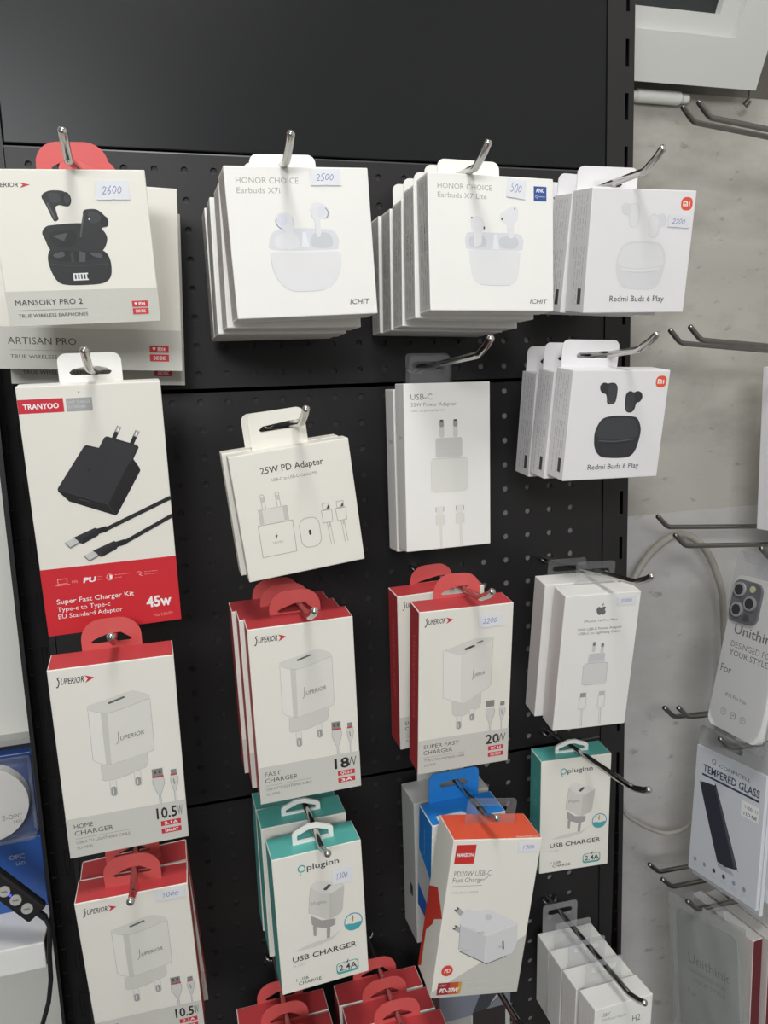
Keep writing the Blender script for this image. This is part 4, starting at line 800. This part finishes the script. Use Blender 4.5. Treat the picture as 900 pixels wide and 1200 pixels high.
# phone case in its clear bag
t = thing('phone_case_package', 'white phone case card with three lens camera in a clear bag, right edge', 'phone case', (599.4, -69.7, -217.7), (-86.7, -.4, -12.3))
CW, CH = 72.2, 168.6
mb = MB(); mb.slab([rrect(-CW / 2, -CH, CW / 2, 0, 9, 8)], lambda x, z, d: (x, d, z), 8, mat('white_case_card', (240, 239, 237), 0.35))
pr = Printer(mb, CW, CH, lambda x, z, q: (x - CW / 2, -q, z)); br = ink(120, 112, 104); gy = ink(110, 108, 108)
pr.text('Unithink', .17, .375, 1.0, .315, br, bold=.008); pr.text('DESINGED FOR', .16, .462, .98, .425, ink(150, 126, 108)); pr.text('YOUR STYLE', .16, .517, .90, .48, gy); pr.text('For', .06, .64, .27, .59, gy); pr.text('iP15 Pro Max', .25, .785, .66, .76, ink(140, 138, 136))
for k, u in enumerate((.28, .47, .66)): pr.ell(u, .885, 3.8, 3.8, gy if k == 1 else G(168), .7); pr.line([(u - .02, .885), (u + .02, .88)], .8, gy if k == 1 else G(168))
mb.build('case_card', t)
mb = MB(); mb.slab([rrect(-34, -50, 5, -4, 10, 8)], lambda x, z, d: (x, -3.2 + d, z), 3.4, mat('smoked_camera_window', (112, 112, 117), 0.2)); cm = mb.build('camera_bump', t)
for x, z, r in ((-24, -15, 8), (-22.5, -37, 8), (-6.5, -27, 8)):
    mb = MB(); c = [(math.cos(a), math.sin(a)) for a in (2 * math.pi * k / 24 for k in range(24))]
    mb.slab([[(x + r * a, z + r * b) for a, b in c]], lambda X, Z, d: (X, -5.2 + d, Z), 2.2, mat('lens_ring_metal', (190, 190, 192), 0.3, metal=0.4)); mb.slab([[(x + r * .72 * a, z + r * .72 * b) for a, b in c]], lambda X, Z, d: (X, -5.5 + d, Z), .6, mat('lens_glass', (62, 62, 67), 0.08)); mb.build('camera_lens', cm)
mb = MB(); c = [(math.cos(a), math.sin(a)) for a in (2 * math.pi * k / 20 for k in range(20))]
mb.slab([[(-7 + 3.6 * a, -11.5 + 3.6 * b) for a, b in c]], lambda X, Z, d: (X, -4.2 + d, Z), 1.2, ink(196, 190, 150)); mb.build('flash_lens', cm); mb = MB(); mb.slab([[(-8 + 4 * a, -43 + 4 * b) for a, b in c]], lambda X, Z, d: (X, -4.2 + d, Z), 1.2, ink(70, 70, 74)); mb.build('sensor_window', cm)
mb = MB(); pouch(mb, CW + 14, CH + 34, 9, BAGC, 3, amp=.9, y0=3); o = mb.build('clear_bag', t, loc=(0, 0, 26 * MM))
side_hook(612, -66, -196, 'steel hook holding the clear bag with the white phone case')
# glass protector packages
def art_glass(p):
    nv = ink(58, 66, 92); lt = ink(150, 158, 176)
    p.ell(.27, .075, 3, 3, nv, .8); p.text('COMMCELL', .35, .10, .80, .075, nv); p.text('TEMPERED GLASS', .12, .185, .93, .13, nv, bold=.02); p.line([(.11, .21), (.93, .21)], 2.4, nv)
    p.blob([(.10, .285), (.13, .268), (.30, .255), (.345, .27), (.70, .76), (.70, .785), (.66, .80), (.48, .83), (.43, .82), (.10, .31)], ink(52, 56, 66), 4); p.poly([(.31, .262), (.345, .27), (.70, .77), (.67, .79)], ink(84, 88, 98)); p.poly([(.26, .74), (.42, .815), (.64, .825), (.68, .85), (.50, .86)], ink(176, 180, 190))
    p.rect(.70, .255, .94, .37, G(238)); p.text('Y100s 11', .74, .305, .92, .28, G(70)); p.text('11D full', .74, .355, .91, .33, G(60), bold=.02)
    for k in range(6): p.ell(.10 + k * .145, .90, 2.2, 2.6, nv if k in (2, 3) else lt); p.smalltext(.065 + k * .145, .93, .135 + k * .145, .96, 2, lt, k, .4)
def glass_pack(x, y, z, rot, label, full=True):
    t = thing('glass_protector_package', label, 'screen protector', (x, y, z), rot, 'screen protector packages on the right')
    w_, h_ = 96, 150; mb = MB(); cm_ = mat('pale_blue_card', (212, 215, 220), 0.3)
    mb.bevbox((-w_ / 2, 0, -h_), (w_ / 2, 5, 0), .6, cm_)
    art_glass(Printer(mb, w_, h_, lambda X, Z, q: (X - w_ / 2, -q, Z))); mb.build('card_pack', t)
    mb = MB(); mb.slab([rrect(-w_ / 2, -1, w_ / 2, 24, 5, 5, (0, 0, 1, 1)), list(reversed(rrect(-18, 8, 14, 16, 3.9, 4)))], lambda X, Z, d: (X, 2 + d, Z), .7, film('milky_tab_film', (215, 215, 215), trans=.45, rough=.2)); mb.build('hang_tab', t)
GP = (-82, -2.5, -6)
glass_pack(584, -50, -426, GP, 'front glass protector package with a dark phone picture, right edge')
glass_pack(593, -46, -438, GP, 'second glass protector package, slightly lower behind the front one')
glass_pack(603, -52, -424, GP, 'third glass protector package, edge showing behind the others')
# grey translucent bag
t = thing('grey_case_bag', 'grey translucent bag with faint lettering at the lower right corner', 'phone case', (547, -62, -594), (-74, -6, -2))
GB = film('grey_bag_film', (200, 203, 200), trans=.74, rough=.16, bump=.8, bscale=30)
mb = MB(); pouch(mb, 100, 215, 5, GB, 8, amp=1.4); mb.build('grey_bag', t)
mb = MB(); mb.slab([rrect(-39, -205, 39, -14, 9, 8)], lambda X, Z, d: (X, d, Z), 3, mat('grey_insert', (168, 170, 167), .5))
pr = Printer(mb, 78, 191, lambda X, Z, q: (X - 39, -q, Z - 14)); pr.text('Unithink', .18, .31, .86, .25, ink(104, 104, 106)); pr.text('DESINGED FOR', .18, .37, .80, .345, ink(112, 112, 112)); pr.text('YOUR STYLE', .25, .42, .78, .395, ink(112, 112, 112)); pr.text('For', .15, .52, .3, .48, ink(124, 124, 124)); mb.build('card_insert', t)
mb = MB(); mb.slab([[(-26, -3), (26, -3), (22, 9), (14, 15), (-16, 15), (-24, 9)], list(reversed(rrect(-15, 0, 15, 7, 3.4, 4)))], lambda X, Z, d: (X, d, Z), .7, BAGC); mb.build('hang_flap', t)
# dark red boxes behind the bag
MAROON = mat('maroon_card', (98, 24, 34), .45)
for k, (x, y) in enumerate(((572, -76), (589, -80), (606, -84))):
    t = thing('case_box', ('maroon sided box with white edge just behind the grey bag', 'second maroon sided box behind the grey bag', 'third maroon sided box at the extreme lower right')[k], 'box', (x, y, -609), (-84, 0, 0), 'maroon boxes behind the grey bag')
    mb = MB(); WE = mat('pinkish_white_card', (206, 196, 192), .5); mb.bevbox((-60, 0, -190), (30, 14, 0), .7, MAROON, dict(front=WE, edge=WE, top=GREYC)); mb.build('carton_body', t)
# white boxed item at the right edge of the frame
t = thing('white_package', 'plain white package at the right edge level with the black bud boxes', 'box', (670, -32, 6), (-80, 0, 0))
mb = MB(); mb.bevbox((-46, 0, -187), (46, 24, 0), .8, COOLW); Printer(mb, 92, 160, lambda X, Z, q: (X - 46, -q, Z)).smalltext(.15, .42, .3, .55, 2, G(90), 2, 1.0, True); mb.build('carton_body', t)

# ------------------------------------------------------------------ left: shelf, blue box, remote
mb = MB(); mb.bevbox((-560, 0, -537), (-144, WALL_Y, -510), 1.2, mat('white_laminate', (226, 226, 222), .35)); mb.add([(-143.9, 3, -536), (-143.9, WALL_Y, -536), (-143.9, WALL_Y, -511), (-143.9, 3, -511)], [(0, 1, 2, 3)], mat('brown_board_edge', (120, 92, 84), .6))
tag(mb.build('wall_shelf', loc=(0, 0, EYE)), 'white shelf at lower left carrying the blue box', 'shelf')
t = thing('blister_box', 'blue box with a round white charger pad behind clear plastic, left edge', 'box', (-205, 58, -510))
NAVY = mat('navy_blue_card', (34, 62, 122), .35); MIDB = mat('mid_blue_card', (40, 84, 158), .35)
mb = MB(); mb.bevbox((-62, 6, 78), (56, 30, 164), .8, NAVY); mb.bevbox((-62, 0, 0), (58, 30, 77), .8, MIDB)
pr = Printer(mb, 120, 77, lambda X, Z, q: (X - 62, -q, Z + 77)); pr.text('OPC', .74, .27, .86, .21, G(180)); pr.text('LED', .79, .36, .86, .315, G(170)); mb.build('carton_body', t)
mb = MB(); n = 40; c = [(math.cos(2 * math.pi * k / n), math.sin(2 * math.pi * k / n)) for k in range(n)]
mb.slab([[(14 + 38 * a, 120 + 38 * b) for a, b in c]], lambda X, Z, d: (X, -6 + d, Z), 12, mat('white_pad_plastic', (224, 222, 216), .4))
pr = Printer(mb, 80, 80, lambda X, Z, q: (X - 26, -6 - q, Z + 160)); pr.ell(.52, .52, 5, 5, G(130), .7); pr.text('E-OPC', .66, .72, .88, .66, G(110)); pr.text('LED', .78, .78, .88, .74, G(120)); mb.build('charging_pad', t)
mb = MB(); mb.bevbox((-60, -13, 79), (56, 5.5, 163), 4, film('clear_blister', (180, 184, 190), trans=.95, rough=.06, bump=.4, bscale=30)); mb.build('clear_blister', t)
# black inline remote with cable
t = thing('inline_remote', 'black cable remote with three round pale buttons, lower left', 'remote control', (-160, -16, -451), (0, 51, 0))
mb = MB(); mb.bevbox((-60, 0, -10.5), (26, 10, 10.5), 2.5, mat('black_remote_plastic', (30, 30, 32), .4)); mb.build('remote_body', t)
for x in (-13.5, 0, 13.5):
    mb = MB(); mb.slab([[(x + 5 * a, 5 * b) for a, b in c]], lambda X, Z, d: (X, -1.4 + d, Z), 1.8, mat('pale_button', (176, 176, 172), .35)); pr = Printer(mb, 10, 10, lambda X, Z, q: (X + x - 5, -1.4 - q, Z + 5)); pr.line([(.3, .7), (.7, .3)], .8, G(90)); pr.line([(.5, .3), (.5, .7)], .5, G(100)); mb.build('button', t)
mb = MB(); mb.slab([[(-6.8 + 1.2 * a, 1.2 * b) for a, b in c]], lambda X, Z, d: (X, -.5 + d, Z), .8, mat('blue_led', (60, 70, 255), .4, emit=2.0)); mb.build('indicator_light', t)
mb = MB(); CB = mat('black_cable', (24, 24, 26), .45); mb.tube([(23, 5, 0), (34, 5, 0)], 3.2, CB, 10); mb.build('strain_relief', t)
M = t.matrix_world; e = M @ Vector((34 * MM, 5 * MM, 0)); e = Vector((e.x / MM, e.y / MM, (e.z - EYE) / MM))
mb = MB(); mb.tube([e, e + Vector((4, -3, -9)), (-137.5, -15, -512), (-139, -14, -540), (-143, -15, -562), (-152, -16, -588), (-163, -16, -612), (-172, -16, -645)], 2.2, CB, 10)
o = mb.build('cable'); o.parent = t; o.matrix_parent_inverse = t.matrix_world.inverted(); o.location = (0, 0, EYE)
# black rail on the wall above the box
mb = MB(); mb.box((-560, 78, -354), (-150, WALL_Y, -341), BLACK); mb.box((-560, 74, -341), (-150, WALL_Y, -335), mat('grey_rail_lip', (160, 160, 156), .4)); struct(mb.build('trim_1', loc=(0, 0, EYE)))
